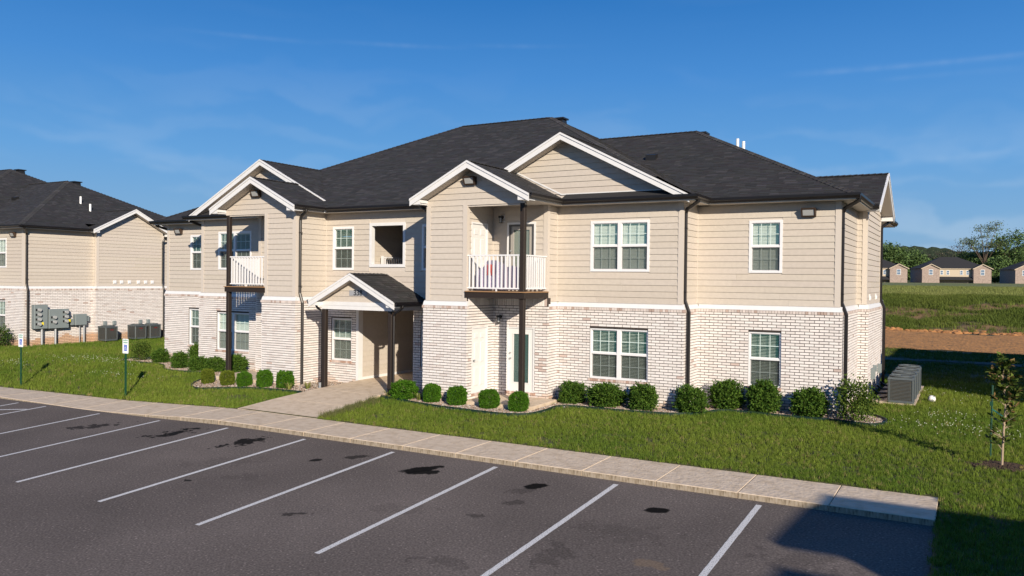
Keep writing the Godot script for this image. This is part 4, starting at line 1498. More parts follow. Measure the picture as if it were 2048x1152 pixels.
func lot_quad(mb: MB, x0: float, x1: float, x2: float, x3: float, z0: float, z1: float) -> void:
	var a := Vector3(x0, lot_y(x0, z0), z0)
	var b := Vector3(x1, lot_y(x1, z0), z0)
	var c := Vector3(x2, lot_y(x2, z1), z1)
	var d := Vector3(x3, lot_y(x3, z1), z1)
	var k := mb.u.size()
	mb.quad(c, d, b, a)
	var uv := func(p: Vector3): return Vector2((p.x + 20) / 37.0, (p.z - 5) / 20.0)
	for i in 6: mb.u[k + i] = uv.call(mb.v[k + i])

func line(lot: Node3D, a: Vector2, b: Vector2, w: float) -> void:
	var mb := MB.new()
	var d := (b - a).normalized()
	var s := Vector2(-d.y, d.x) * w / 2
	var n := 60
	var wob := func(p: Vector2, k: float) -> float: return 1.0 + .10 * bump.get_noise_2d(p.x * 90 + k, p.y * 60)
	for i in n:
		var p := a.lerp(b, i / float(n))
		var q := a.lerp(b, (i + 1) / float(n))
		var pts := []
		for e in [p + s * wob.call(p, 0.0), p - s * wob.call(p, 99.0), q - s * wob.call(q, 99.0), q + s * wob.call(q, 0.0)]:
			pts.append(Vector3(e.x, lot_y(e.x, e.y) + .005, e.y))
		if (pts[2] - pts[0]).cross(pts[3] - pts[1]).y < 0: pts.reverse()
		mb.quad(pts[0], pts[1], pts[2], pts[3])
	put("parking_line", mb, mats.line_paint, lot)

func slab(parent: Node3D, called: String, p: Array, thick: float, m: Material, r := .012) -> MeshInstance3D:
	# p: four corners of the top, counter-clockwise from above, edges rounded off a little
	var mb := MB.new()
	var mid := Vector3.ZERO
	for q in p: mid += q / 4
	var top := []
	for q in p:
		var d: Vector3 = (mid - q)
		d.y = 0
		top.append(q + d.normalized() * r * 1.4)
	mb.quad(top[0], top[1], top[2], top[3])
	for i in 4:
		var a: Vector3 = p[i]
		var b: Vector3 = p[(i + 1) % 4]
		var dn := Vector3.DOWN
		mb.quad(a + dn * r, b + dn * r, top[(i + 1) % 4], top[i])
		mb.quad(a + dn * thick, b + dn * thick, b + dn * r, a + dn * r)
	return put(called, mb, m, parent)

func build_paving() -> void:
	var o := Node3D.new()
	o.name = numbered("sidewalk")
	add_child(o)
	tag(o, "pale concrete sidewalk of jointed slabs along the lot", "sidewalk", "", "structure")
	var joints := [16.58, 14.93, 13.35, 11.78, 10.21, 8.64, 7.13, 5.65, 4.08, 2.56]
	var x := 2.56 - 1.54
	while x > -40:
		joints.append(x)
		x -= 1.54
	for i in joints.size() - 1:
		var b: float = joints[i] - .006
		var a: float = joints[i + 1] + .006
		slab(o, "slab", [Vector3(a, walk_front(a), 5.0), Vector3(b, walk_front(b), 5.0), Vector3(b, walk_back(b), 3.45), Vector3(a, walk_back(a), 3.45)], .30, mats.concrete)
		var cf := MB.new()
		cf.quad(Vector3(a + .004, walk_front(a) - .2, 5.0035), Vector3(b - .004, walk_front(b) - .2, 5.0035), Vector3(b - .004, walk_front(b) - .011, 5.0035), Vector3(a + .004, walk_front(a) - .011, 5.0035))
		put("curb_face", cf, mats.curb_stain, o)
	# the walk up to the breezeway, the passage floor and the patios
	var k := Node3D.new()
	k.name = numbered("entrance_walk")
	add_child(k)
	tag(k, "concrete walk leading up to the breezeway", "walk", "", "structure")
	var cuts := [[3.44, -1.57, 1.56, -.352], [1.95, -1.55, 1.42, -.235], [.4, -1.35, 1.24, -.10], [-1.45, -1.14, 1.14, .0]]
	for i in 3:
		var f: Array = cuts[i]
		var g: Array = cuts[i + 1]
		slab(k, "slab", [Vector3(f[1], f[3], f[0] - .005), Vector3(f[2], f[3], f[0] - .005), Vector3(g[2], g[3], g[0] + .005), Vector3(g[1], g[3], g[0] + .005)], .3, mats.concrete)
	slab(k, "passage_floor", [Vector3(-1.14, .0, -1.455), Vector3(1.14, .0, -1.455), Vector3(1.14, .02, -15.0), Vector3(-1.14, .02, -15.0)], .3, mats.concrete)
	for e in [1.0, -1.0]:
		var lo: float = minf(e * 4.21, e * 6.45)
		var p := slab(self, "patio_slab", [Vector3(lo, -.04, .28), Vector3(lo + 2.24, -.04, .28), Vector3(lo + 2.24, -.03, ZB + .1), Vector3(lo, -.03, ZB + .1)], .3, mats.concrete)
		p.name = numbered("patio")
		tag(p, "small concrete patio under the balcony with the %s" % ["blankets" if e > 0 else "bare railing"], "patio", "", "structure")
	var pad := slab(self, "equipment_pad", [Vector3(14.42, -.09, -6.80), Vector3(15.62, -.09, -6.80), Vector3(15.62, -.09, -12.0), Vector3(14.42, -.09, -12.0)], .3, mats.concrete)
	tag(pad, "concrete pad under the four air conditioners", "pad", "", "structure")

# ---------------------------------------------------------------- planting beds
var beds := []
func in_bed(p: Vector2) -> bool:
	for b in beds:
		if Geometry2D.is_point_in_polygon(p, b): return true
	return false

func smooth_line(p: Array) -> PackedVector2Array:
	var c := Curve2D.new()
	for i in p.size():
		var t := Vector2.ZERO
		if i > 0 and i < p.size() - 1: t = (p[i + 1] - p[i - 1]) / 6.0
		c.add_point(p[i], -t, t)
	c.bake_interval = .15
	return c.get_baked_points()

func build_bed(front: Array, back: Array, label: String, edge_label: String, n_stones: int, sd: int) -> void:
	var line_ := smooth_line(front)
	var poly := PackedVector2Array(line_)
	for p in back: poly.append(p)
	beds.append(poly)
	var tris := Geometry2D.triangulate_polygon(poly)
	var mb := MB.new()
	for i in range(0, tris.size(), 3):
		var p := []
		for k in 3:
			var q := poly[tris[i + k]]
			p.append(Vector3(q.x, ground_y(q.x, q.y) + .035, q.y))
		if (p[1] - p[0]).cross(p[2] - p[0]).y < 0: p.reverse()
		mb.tri(p[0], p[1], p[2])
	var bed := structure("planting_bed", mb, mats.mulch, label, "planting bed")
	# stones
	rng.seed = sd
	var st := MB.new()
	var ico := [Vector3(0, .55, 0), Vector3(.9, .15, .2), Vector3(.25, .1, .8), Vector3(-.75, .2, .5), Vector3(-.7, .1, -.55), Vector3(.3, .2, -.85), Vector3(0, -.4, 0)]
	for i in 5:
		var a: Vector3 = ico[1 + i]
		var b: Vector3 = ico[1 + (i + 1) % 5]
		st.tri(ico[0], b, a)
		st.tri(ico[6], a, b)
	var mm := MultiMesh.new()
	mm.transform_format = MultiMesh.TRANSFORM_3D
	mm.use_colors = true
	mm.mesh = st.mesh(mats.stone)
	var lo := poly[0]
	var hi := poly[0]
	for p in poly:
		lo = Vector2(minf(lo.x, p.x), minf(lo.y, p.y)); hi = Vector2(maxf(hi.x, p.x), maxf(hi.y, p.y))
	var ts := []
	var cs := []
	var tries := 0
	while ts.size() < n_stones and tries < n_stones * 12:
		tries += 1
		var p := Vector2(rng.randf_range(lo.x, hi.x), rng.randf_range(lo.y, hi.y))
		if not Geometry2D.is_point_in_polygon(p, poly): continue
		var s := rng.randf_range(.012, .030)
		var b := Basis.from_euler(Vector3(rng.randf_range(-.6, .6), rng.randf() * TAU, rng.randf_range(-.6, .6))).scaled(Vector3(s, s * rng.randf_range(.6, 1), s))
		ts.append(Transform3D(b, Vector3(p.x, ground_y(p.x, p.y) + .04 + rng.randf() * .012, p.y)))
		var g := rng.randf_range(.6, 1.2)
		var r := rng.randf()
		cs.append(Color(.42 * g, .31 * g, .23 * g) if r < .45 else (Color(.50 * g, .44 * g, .38 * g) if r < .75 else (Color(.26 * g, .16 * g, .11 * g) if r < .92 else Color(.62 * g, .60 * g, .57 * g))))
	mm.instance_count = ts.size()
	for i in ts.size():
		mm.set_instance_transform(i, ts[i])
		mm.set_instance_color(i, cs[i])
	var g := MultiMeshInstance3D.new()
	g.multimesh = mm
	g.name = "gravel"
	bed.add_child(g)
	tag(g, "", "", "", "stuff")
	# edging strip
	var ed := MB.new()
	for i in line_.size() - 1:
		var a := Vector3(line_[i].x, ground_y(line_[i].x, line_[i].y) - .05, line_[i].y)
		var b := Vector3(line_[i + 1].x, ground_y(line_[i + 1].x, line_[i + 1].y) - .05, line_[i + 1].y)
		var s := (b - a).cross(Vector3.UP).normalized() * .007
		var u := Vector3.UP * .155
		ed.hexa([a - s, b - s, b - s + u, a - s + u, a + s, b + s, b + s + u, a + s + u])
	tag(put("bed_edging", ed, mats.edging), edge_label, "edging")

# ---------------------------------------------------------------- plants
func leaf(mb: MB, at: Vector3, dir: Vector3, up: Vector3, l: float, w: float) -> void:
	var s := dir.cross(up).normalized() * w
	var m := at + dir * l * .5
	mb.tri(at, m + s + up * l * .06, at + dir * l)
	mb.tri(at, at + dir * l, m - s + up * l * .06)

func green(a: Color, b: Color) -> Color:
	var t := rng.randf()
	var g := rng.randf_range(.8, 1.2)
	var c := a.lerp(b, t)
	return Color(c.r * g, c.g * g, c.b * g)

# a clipped or shaggy shrub, radius about 1 m wide before scaling. square: how box-like; shaggy: how uneven
func shrub_mesh(n: int, square: float, shaggy: float, l: float, dark: Color, pale: Color, sd: int, hollow := .62) -> ArrayMesh:
	rng.seed = sd
	var mb := MB.new()
	for i in n:
		var d := Vector3(rng.randfn(), rng.randfn() * .9 + .12, rng.randfn()).normalized()
		var e := lerpf(2.0, 5.0, square)
		var r := pow(pow(absf(d.x), e) + pow(absf(d.y), e) + pow(absf(d.z), e), -1.0 / e)
		r *= 1.0 + shaggy * bump.get_noise_3d(d.x * 28 + sd * 9, d.y * 28, d.z * 28) + shaggy * .5 * bump.get_noise_3d(d.x * 80 + sd * 9, d.y * 80, d.z * 80)
		var deep := lerpf(hollow, 1.02, pow(rng.randf(), .45))
		var p := d * r * deep
		p.y = (p.y + 1.0) * .5 * 2.0
		if p.y < .04: continue
		var dir := (d + Vector3(rng.randfn(), rng.randfn() + .25, rng.randfn()) * .6).normalized()
		var up := (d + Vector3(rng.randfn(), rng.randfn() + .8, rng.randfn()) * .55).normalized()
		mb.col = green(dark, pale)
		leaf(mb, p, dir, up, l * rng.randf_range(.7, 1.3), l * .34)
	return mb.mesh()

func shrub(called: String, kinds: Array, at: Vector3, size: Vector3, turn: float, label: String, group: String) -> void:
	var o := thing(called, label, "shrub", at, turn, group)
	var f := put("foliage", kinds[int(absf(at.x * 7.3 + at.z * 3.1)) % kinds.size()], mats.leaf, o)
	f.scale = Vector3(size.x / 2, size.y / 2, size.z / 2)
	var s := MB.new()
	for i in 4:
		var a := i * TAU / 4 + .3
		s.taper(Vector3(cos(a) * .02, -.06, sin(a) * .02), Vector3(cos(a) * size.x * .2, size.y * .55, sin(a) * size.x * .2), .014, .006, 5)
	put("stem", s, mats.bark, o)

func tuft_mesh(n: int, h: float, spread: float, sd: int, width: float) -> ArrayMesh:
	rng.seed = sd
	var mb := MB.new()
	for i in n:
		var a := rng.randf() * TAU
		var lean := Vector3(cos(a), 0, sin(a))
		var root := Vector3(rng.randf_range(-1, 1), 0, rng.randf_range(-1, 1)) * spread
		var hh := h * rng.randf_range(.55, 1.15)
		var w := lean.cross(Vector3.UP) * width * rng.randf_range(.7, 1.2)
		var m := root + Vector3.UP * hh * .6 + lean * hh * .14
		var t := root + Vector3.UP * hh + lean * hh * rng.randf_range(.3, .6)
		var g := rng.randf_range(.75, 1.25)
		mb.col = Color(g, g, g * .95)
		mb.quad(root - w, root + w, m + w * .7, m - w * .7)
		mb.tri(m - w * .7, m + w * .7, t)
	return mb.mesh()

func scatter(called: String, label: String, m: ArrayMesh, material: Material, ts: Array, cs: Array, category: String) -> void:
	var mm := MultiMesh.new()
	mm.transform_format = MultiMesh.TRANSFORM_3D
	mm.use_colors = true
	m.surface_set_material(0, material)
	mm.mesh = m
	mm.instance_count = ts.size()
	for i in ts.size():
		mm.set_instance_transform(i, ts[i])
		mm.set_instance_color(i, cs[i])
	var o := MultiMeshInstance3D.new()
	o.name = numbered(called)
	o.multimesh = mm
	add_child(o)
	tag(o, label, category, "", "stuff")

func lawn_free(x: float, z: float) -> bool:
	if x < 16.62 + bump.get_noise_2d(3, z * 9) * .09 - .02 and z > 3.46: return false
	if absf(x) < 13.95 and z < ZW + .12 and z > -15.2: return false
	if absf(x) < 14.3 and z < -7.1 and z > -11.5: return false
	if absf(x) < 10.05 and z < ZG + .1 and z > -15: return false
	if absf(x) < 6.46 and z < .3 and z > -3: return false
	if x > -1.60 and x < lerpf(1.24, 1.56, clampf((z + .2) / 3.6, 0, 1)) and z > -2: return false
	if x > 14.38 and x < 15.66 and z < -6.76 and z > -12.05: return false
	if x < -23.9 and z < -2.9: return false
	if Vector2((x - 17.62) / .58, (z - .75) / .34).length() < 1.0 + bump.get_noise_2d(x * 20, z * 20) * .5: return false
	return not in_bed(Vector2(x, z))

func in_frame(p: Vector3, margin := 1.12) -> bool:
	var b := Basis(Vector3.UP, .5184) * Basis(Vector3.RIGHT, -.0105)
	var q := b.inverse() * (p - EYE)
	if q.z > -2: return false
	return absf(q.x / -q.z) < .635 * margin and absf(q.y / -q.z) < .357 * (margin + .05)

func build_grass() -> void:
	rng.seed = 77
	var ts := []
	var cs := []
	var fts := []
	var fcs := []
	for cell in 51 * 26:
		var cx := -27.0 + cell % 51
		var cz := -14.0 + cell / 51
		var mid := Vector3(cx + .5, -.3, cz + .5)
		if not in_frame(mid, 1.25): continue
		var far := mid.distance_to(EYE)
		var n := int(clampf(300.0 * pow(17.0 / far, 1.3), 60, 300))
		for i in n:
			var x := cx + rng.randf()
			var z := cz + rng.randf()
			if not lawn_free(x, z): continue
			var patch := bump.get_noise_2d(x * 2.2 + 50, z * 2.2) * .5 + .5
			var fine := bump.get_noise_2d(x * 14, z * 14) * .5 + .5
			if bump.get_noise_2d(x * 6 + 9, z * 6 + 70) > .52 and rng.randf() < .6: continue
			var near_bed := Vector2((x + 3.1), (z - 2.0) * 1.8).length() < .55
			if near_bed and rng.randf() < .8: continue
			var s := rng.randf_range(.75, 1.25) * (1.0 + .35 * (fine - .5)) * clampf(far / 20.0, .95, 1.5)
			ts.append(Transform3D(Basis(Vector3.UP, rng.randf() * TAU).scaled(Vector3(s, s * rng.randf_range(.7, 1.15), s)), Vector3(x, ground_y(x, z) - .005, z)))
			var g := rng.randf_range(.8, 1.15)
			var c := Color(.078, .142, .017).lerp(Color(.180, .225, .034), clampf(patch * .9 + (fine - .5) * .5, 0, 1))
			if rng.randf() < .05: c = Color(.24, .21, .08)
			cs.append(Color(c.r * g, c.g * g, c.b * g))
	# seeding blades along the walk
	for i in 260:
		var z := rng.randf_range(.9, 3.4)
		var x := lerpf(1.3, 1.6, z / 3.5) + absf(rng.randfn()) * .16
		ts.append(Transform3D(Basis(Vector3.UP, rng.randf() * TAU).scaled(Vector3(1, 2.0, 1) * rng.randf_range(.7, 1.2)), Vector3(x, ground_y(x, z), z)))
		cs.append(Color(.12, .125, .05))
	scatter("lawn_grass", "long green lawn grass round the building", tuft_mesh(11, .088, .055, 3, .0042), mats.grass, ts, cs, "grass")
	print("lawn ", ts.size())
	# white clover
	for q in [[-15.5, -1.2, 3.2, 1.1, 200], [-11.0, 1.0, 2.2, .4, 50], [-18.5, .8, 2.0, .4, 45], [17.6, -3.0, 2.6, .9, 120], [16.4, -5.0, 1.2, 1.2, 50], [17.5, -11, 3, 3, 120]]:
		for i in q[4]:
			var x: float = q[0] + rng.randfn() * q[2] * .5
			var z: float = q[1] + rng.randfn() * q[3] * .5
			if not lawn_free(x, z): continue
			var s := rng.randf_range(.7, 1.3)
			fts.append(Transform3D(Basis().scaled(Vector3.ONE * s), Vector3(x, ground_y(x, z) + .085 + rng.randf() * .02, z)))
			fcs.append(Color(.46, .48, .36))
	var fl := MB.new()
	var r := .014
	for k in 5:
		var a := TAU * k / 5
		var b := TAU * (k + 1) / 5
		fl.tri(Vector3(0, r, 0), Vector3(cos(b) * r, 0, sin(b) * r), Vector3(cos(a) * r, 0, sin(a) * r))
		fl.tri(Vector3(0, -r, 0), Vector3(cos(a) * r, 0, sin(a) * r), Vector3(cos(b) * r, 0, sin(b) * r))
	scatter("clover_flowers", "small white clover flowers scattered in the grass", fl.mesh(), mats.stone, fts, fcs, "flowers")
	# rough grass on the yard behind, the bank and the field above it
	ts = []
	cs = []
	for q in [[9.0, 34.0, -36.0, -12.0, 22.0, .9], [4.0, 34.0, -76.0, -54.0, 26.0, 2.1], [-16.0, 44.0, -150.0, -74.0, 2.4, 2.4]]:
		var n := int((q[1] - q[0]) * (q[3] - q[2]) * q[4])
		for i in n:
			var x := rng.randf_range(q[0], q[1])
			var z := rng.randf_range(q[2], q[3])
			if x < 14.6 and z > -16: continue
			if z < -33 + bump.get_noise_2d(x * 2, 4) * 1.5 and z > -54.6 + bump.get_noise_2d(x * 3, 9) * .9: continue
			if z > -26.0 + bump.get_noise_2d(x * 2, 31) * 1.0 and z < -23.5 and rng.randf() < .9: continue
			var d := bump.get_noise_2d(x * .6 + 40, z * 1.4)
			if z < -54 and z > -71 and d > .14 and rng.randf() < .85: continue
			var s: float = q[5] * rng.randf_range(.7, 1.3)
			ts.append(Transform3D(Basis(Vector3.UP, rng.randf() * TAU).scaled(Vector3(s * 1.2, s, s * 1.2)), Vector3(x, ground_y(x, z) - .01, z)))
			var g := rng.randf_range(.7, 1.2)
			var c := Color(.070, .110, .018).lerp(Color(.15, .18, .038), bump.get_noise_2d(x * 1.1, z * 1.1) * .5 + .5)
			if z < -73: c = Color(.16, .20, .05).lerp(Color(.26, .27, .09), bump.get_noise_2d(x * .6, z * .6) * .5 + .5)
			cs.append(Color(c.r * g, c.g * g, c.b * g))
	scatter("rough_grass", "rough grass on the yard, bank and field beyond the house", tuft_mesh(14, .13, .10, 5, .006), mats.grass, ts, cs, "grass")

func build_shrubs() -> void:
	var box := []
	for i in 3: box.append(shrub_mesh(9500, .35 + .15 * i, .16 + .08 * i, .135, Color(.022, .075, .006), Color(.080, .180, .014), 100 + i, .72))
	var gold := [shrub_mesh(8000, .5, .16, .14, Color(.05, .085, .010), Color(.14, .165, .02), 120, .7)]
	var holly := []
	for i in 4: holly.append(shrub_mesh(7000, .2, .55, .155, Color(.022, .062, .009), Color(.090, .155, .022), 130 + i, .55))
	var leggy := [shrub_mesh(2600, .15, .75, .14, Color(.03, .065, .010), Color(.10, .14, .025), 150, .3), shrub_mesh(2600, .1, .8, .14, Color(.02, .05, .010), Color(.08, .12, .025), 151, .3)]
	var put_at := func(called, kinds, x, z, w, h, label, group):
		var fat := (.80 if called == "holly_bush" else .88) + .07 * sin(x * 9.7)
		shrub(called, kinds, Vector3(x, ground_y(x, z) + .02, z), Vector3(w * fat, h * ((.80 if called == "holly_bush" else .88) + .06 * cos(x * 5.3)), w * (fat - .06 * sin(x * 3.1))), x * 5.1, label, group)
	var g1 := "clipped boxwoods before the balcony with the blankets"
	put_at.call("boxwood_bush", box, 2.18, .38, .68, .58, "widest clipped boxwood, beside the porch post at the breezeway", "boxwoods")
	put_at.call("boxwood_bush", box, 3.20, .38, .56, .60, "clipped boxwood before the brick pier of number 338", "boxwoods")
	put_at.call("boxwood_bush", box, 4.10, .40, .54, .62, "clipped boxwood between brick pier and white storage door", "boxwoods")
	put_at.call("boxwood_bush", box, 5.20, .42, .55, .62, "clipped boxwood in the middle of the patio's edge", "boxwoods")
	put_at.call("boxwood_bush", box, 6.16, .42, .53, .58, "clipped boxwood at the foot of the spotted patio post", "boxwoods")
	var lab := ["dark holly beside the patio's brick corner", "broad dark holly under the twin ground-floor window", "upright dark holly below the twin window's far half", "low dark holly at the foot of the wing downspout", "big dark holly in the corner where the wing steps back", "rounded dark holly under the wing's single window", "dark holly on the plain brick of the wing"]
	var hx := [[6.85, -1.58, .86, .74], [7.92, -1.58, .98, .80], [9.06, -1.58, .88, .90], [10.36, -1.80, .92, .84], [11.0, -3.05, 1.0, .92], [12.05, -3.02, .95, .95], [13.26, -3.02, .92, .84]]
	for i in 7: put_at.call("holly_bush", holly, hx[i][0], hx[i][1], hx[i][2], hx[i][3], lab[i], "holly bushes")
	put_at.call("holly_bush", leggy, 14.42, -2.98, 1.05, 1.28, "tall open holly at the end of the bed by the corner", "holly bushes")
	# the other side of the walk
	put_at.call("boxwood_bush", box, -2.62, .52, .53, .60, "clipped boxwood nearest the downspout of the bare balcony's pier", "boxwoods")
	put_at.call("boxwood_bush", box, -3.42, .66, .55, .60, "square clipped boxwood before the bare balcony's pier", "boxwoods")
	put_at.call("boxwood_bush", box, -4.25, .78, .46, .56, "clipped boxwood on the patio's edge under the bare balcony", "boxwoods")
	put_at.call("boxwood_bush", gold, -5.0, .85, .44, .54, "small yellowish boxwood beside the bare balcony's post", "boxwoods")
	put_at.call("boxwood_bush", gold, -5.98, .85, .50, .52, "yellowish boxwood at the rounded end of the gravel", "boxwoods")
	put_at.call("holly_bush", holly, -6.95, -1.25, .78, .74, "dark holly behind the post of the bare balcony", "holly bushes")
	put_at.call("holly_bush", holly, -7.85, -1.05, .80, .70, "dark holly under the twin window of the gabled wall", "holly bushes")
	put_at.call("holly_bush", holly, -8.65, -.92, .80, .66, "low spreading holly beside the twin window", "holly bushes")
	put_at.call("holly_bush", holly, -9.95, -1.10, .78, .80, "upright holly at the gabled wall's outer corner", "holly bushes")
	put_at.call("holly_bush", holly, -10.75, -2.6, .7, .9, "holly half hidden in the corner below the narrow window", "holly bushes")
	put_at.call("holly_bush", holly, -12.3, -2.0, .72, .68, "holly at the foot of the house's far corner", "holly bushes")
	put_at.call("holly_bush", leggy, -13.7, -2.1, 1.05, 1.12, "tall pale open shrub at the far end of the bed", "holly bushes")
	put_at.call("holly_bush", leggy, -25.0, -2.3, 1.1, 1.15, "open shrub by the neighbouring house's downspout", "holly bushes")
	put_at.call("holly_bush", holly, -26.6, -2.0, 1.1, .9, "dense shrub before the neighbouring house's window", "holly bushes")
	# liriope
	var i := 0
	for q in [[-2.25, .72, "clump of striped grass nearest the pier's downspout"], [-1.75, .38, "clump of striped grass behind the porch post"], [1.62, .45, "clump of striped grass at the foot of the porch post by the boxwood"], [2.72, .36, "clump of striped grass between two boxwoods"]]:
		rng.seed = 200 + i
		var mb := MB.new()
		for k in 46:
			var a := rng.randf() * TAU
			var d := Vector3(cos(a), 0, sin(a))
			var l := rng.randf_range(.16, .34)
			mb.col = green(Color(.09, .12, .02), Color(.26, .27, .08))
			var s := d.cross(Vector3.UP) * .006
			var r := d * rng.randf() * .06
			var m := r + d * l * .35 + Vector3.UP * l * .75
			var t := r + d * l * .85 + Vector3.UP * l * .72
			mb.quad(r - s, r + s, m + s, m - s)
			mb.tri(m - s, m + s, t)
		var o := put("grass_clump", mb, mats.leaf, self, Vector3(q[0], ground_y(q[0], q[1]) + .02, q[1]))
		tag(o, q[2], "plant", "striped grass clumps in the beds")
		i += 1

func build_sapling() -> void:
	rng.seed = 31
	var at := Vector3(17.62, ground_y(17.62, .8), .8)
	var o := thing("magnolia_sapling", "young magnolia with sparse leathery leaves tied to a stake", "tree", at)
	o.scale = Vector3(.98, .90, .98)
	var tr := MB.new()
	var tips := []
	var path := [Vector3(0, -.05, 0), Vector3(.01, .5, .01), Vector3(.03, 1.05, 0), Vector3(.05, 1.5, -.02), Vector3(.01, 1.95, .0), Vector3(-.03, 2.35, .02)]
	var rad := [.026, .023, .02, .015, .010, .005]
	for i in 5: tr.taper(path[i], path[i + 1], rad[i], rad[i + 1], 7)
	put("trunk", tr, mats.pale_bark, o)
	var br := MB.new()
	for i in 50:
		var h := pow(rng.randf(), .75) * 2.1 + .15
		var k := clampi(int(h / .48), 0, 4)
		var p: Vector3 = (path[k] as Vector3).lerp(path[k + 1], clampf(h / .48 - k, 0, 1))
		p.y = h
		var a := rng.randf() * TAU
		var l := rng.randf_range(.12, .36) * (.8 if h > 2.0 else 1.0)
		var d := Vector3(cos(a), rng.randf_range(.5, 1.3), sin(a)).normalized()
		br.taper(p, p + d * l, .009, .004, 5)
		tips.append([p, d, l, h])
	tips.append([Vector3(-.03, 2.3, .02), Vector3.UP, .2, 2.3])
	put("branch", br, mats.pale_bark, o)
	var lf := MB.new()
	for t in tips:
		var n := 20 if t[3] > 1.35 else (13 if rng.randf() < .6 else 5)
		for i in n:
			var p: Vector3 = t[0] + t[1] * t[2] * rng.randf_range(.45, 1.05)
			var d: Vector3 = (t[1] + Vector3(rng.randfn(), rng.randfn() * .7 - .1, rng.randfn()) * .7).normalized()
			lf.col = green(Color(.03, .06, .012), Color(.11, .14, .03)) if rng.randf() < .82 else Color(.17, .11, .045)
			leaf(lf, p, d, Vector3(rng.randfn() * .5, 1, rng.randfn() * .5).normalized(), rng.randf_range(.10, .17), rng.randf_range(.028, .042))
	put("crown", lf, mats.leaf, o)
	var ti := MB.new()
	ti.tube([Vector3(-.17, 1.20, -.65), Vector3(-.06, 1.17, -.25), Vector3(.03, 1.13, .02), Vector3(.07, 1.10, .04)], .016, .016, 6)
	put("tie", ti, mats.tie_green, o)
	var sx := 17.43
	var st := MB.new()
	st.tube([Vector3(0, -.1, 0), Vector3(.02, 1.55, .01)], .02, .02, 6)
	st.box(Vector3(-.025, 1.12, -.03), Vector3(.035, 1.2, .03))
	var s := put("tree_stake", st, mats.sign_post, self, Vector3(sx, ground_y(sx, .12), .12))
	tag(s, "thin dark green stake standing beside the young magnolia", "stake")
	var mu := MB.new()
	var ring := []
	for k in 28:
		var a := TAU * k / 28
		var r := 1.0 + .16 * sin(k * 2.7) + .1 * cos(k * 4.1)
		ring.append(Vector3(17.62 + cos(a) * .62 * r, 0, .75 + sin(a) * .36 * r))
	for k in 28:
		var a: Vector3 = ring[k]
		var b: Vector3 = ring[(k + 1) % 28]
		a.y = ground_y(a.x, a.z) + .012
		b.y = ground_y(b.x, b.z) + .012
		mu.tri(Vector3(17.62, ground_y(17.62, .75) + .05, .75), b, a)
	var chips := []
	var cc := []
	for k in 900:
		var a := rng.randf() * TAU
		var r := sqrt(rng.randf())
		var x := 17.62 + cos(a) * .62 * r
		var z := .75 + sin(a) * .36 * r
		chips.append(Transform3D(Basis.from_euler(Vector3(rng.randf_range(-.5, .5), rng.randf() * TAU, rng.randf_range(-.4, .4))), Vector3(x, ground_y(x, z) + .055 - .04 * r, z)))
		var g := rng.randf_range(.5, 1.4)
		cc.append(Color(.055 * g, .034 * g, .022 * g) if x < 17.95 or rng.randf() < .6 else Color(.30 * g, .24 * g, .05 * g))
	structure("mulch_ring", mu, mats.dark_mulch, "dark bark mulch round the young magnolia", "mulch")
	var ch := MB.new()
	ch.box(Vector3(-.03, -.005, -.009), Vector3(.03, .005, .009))
	scatter("mulch_chips", "loose bark chips round the foot of the young magnolia", ch.mesh(), mats.stone, chips, cc, "mulch")

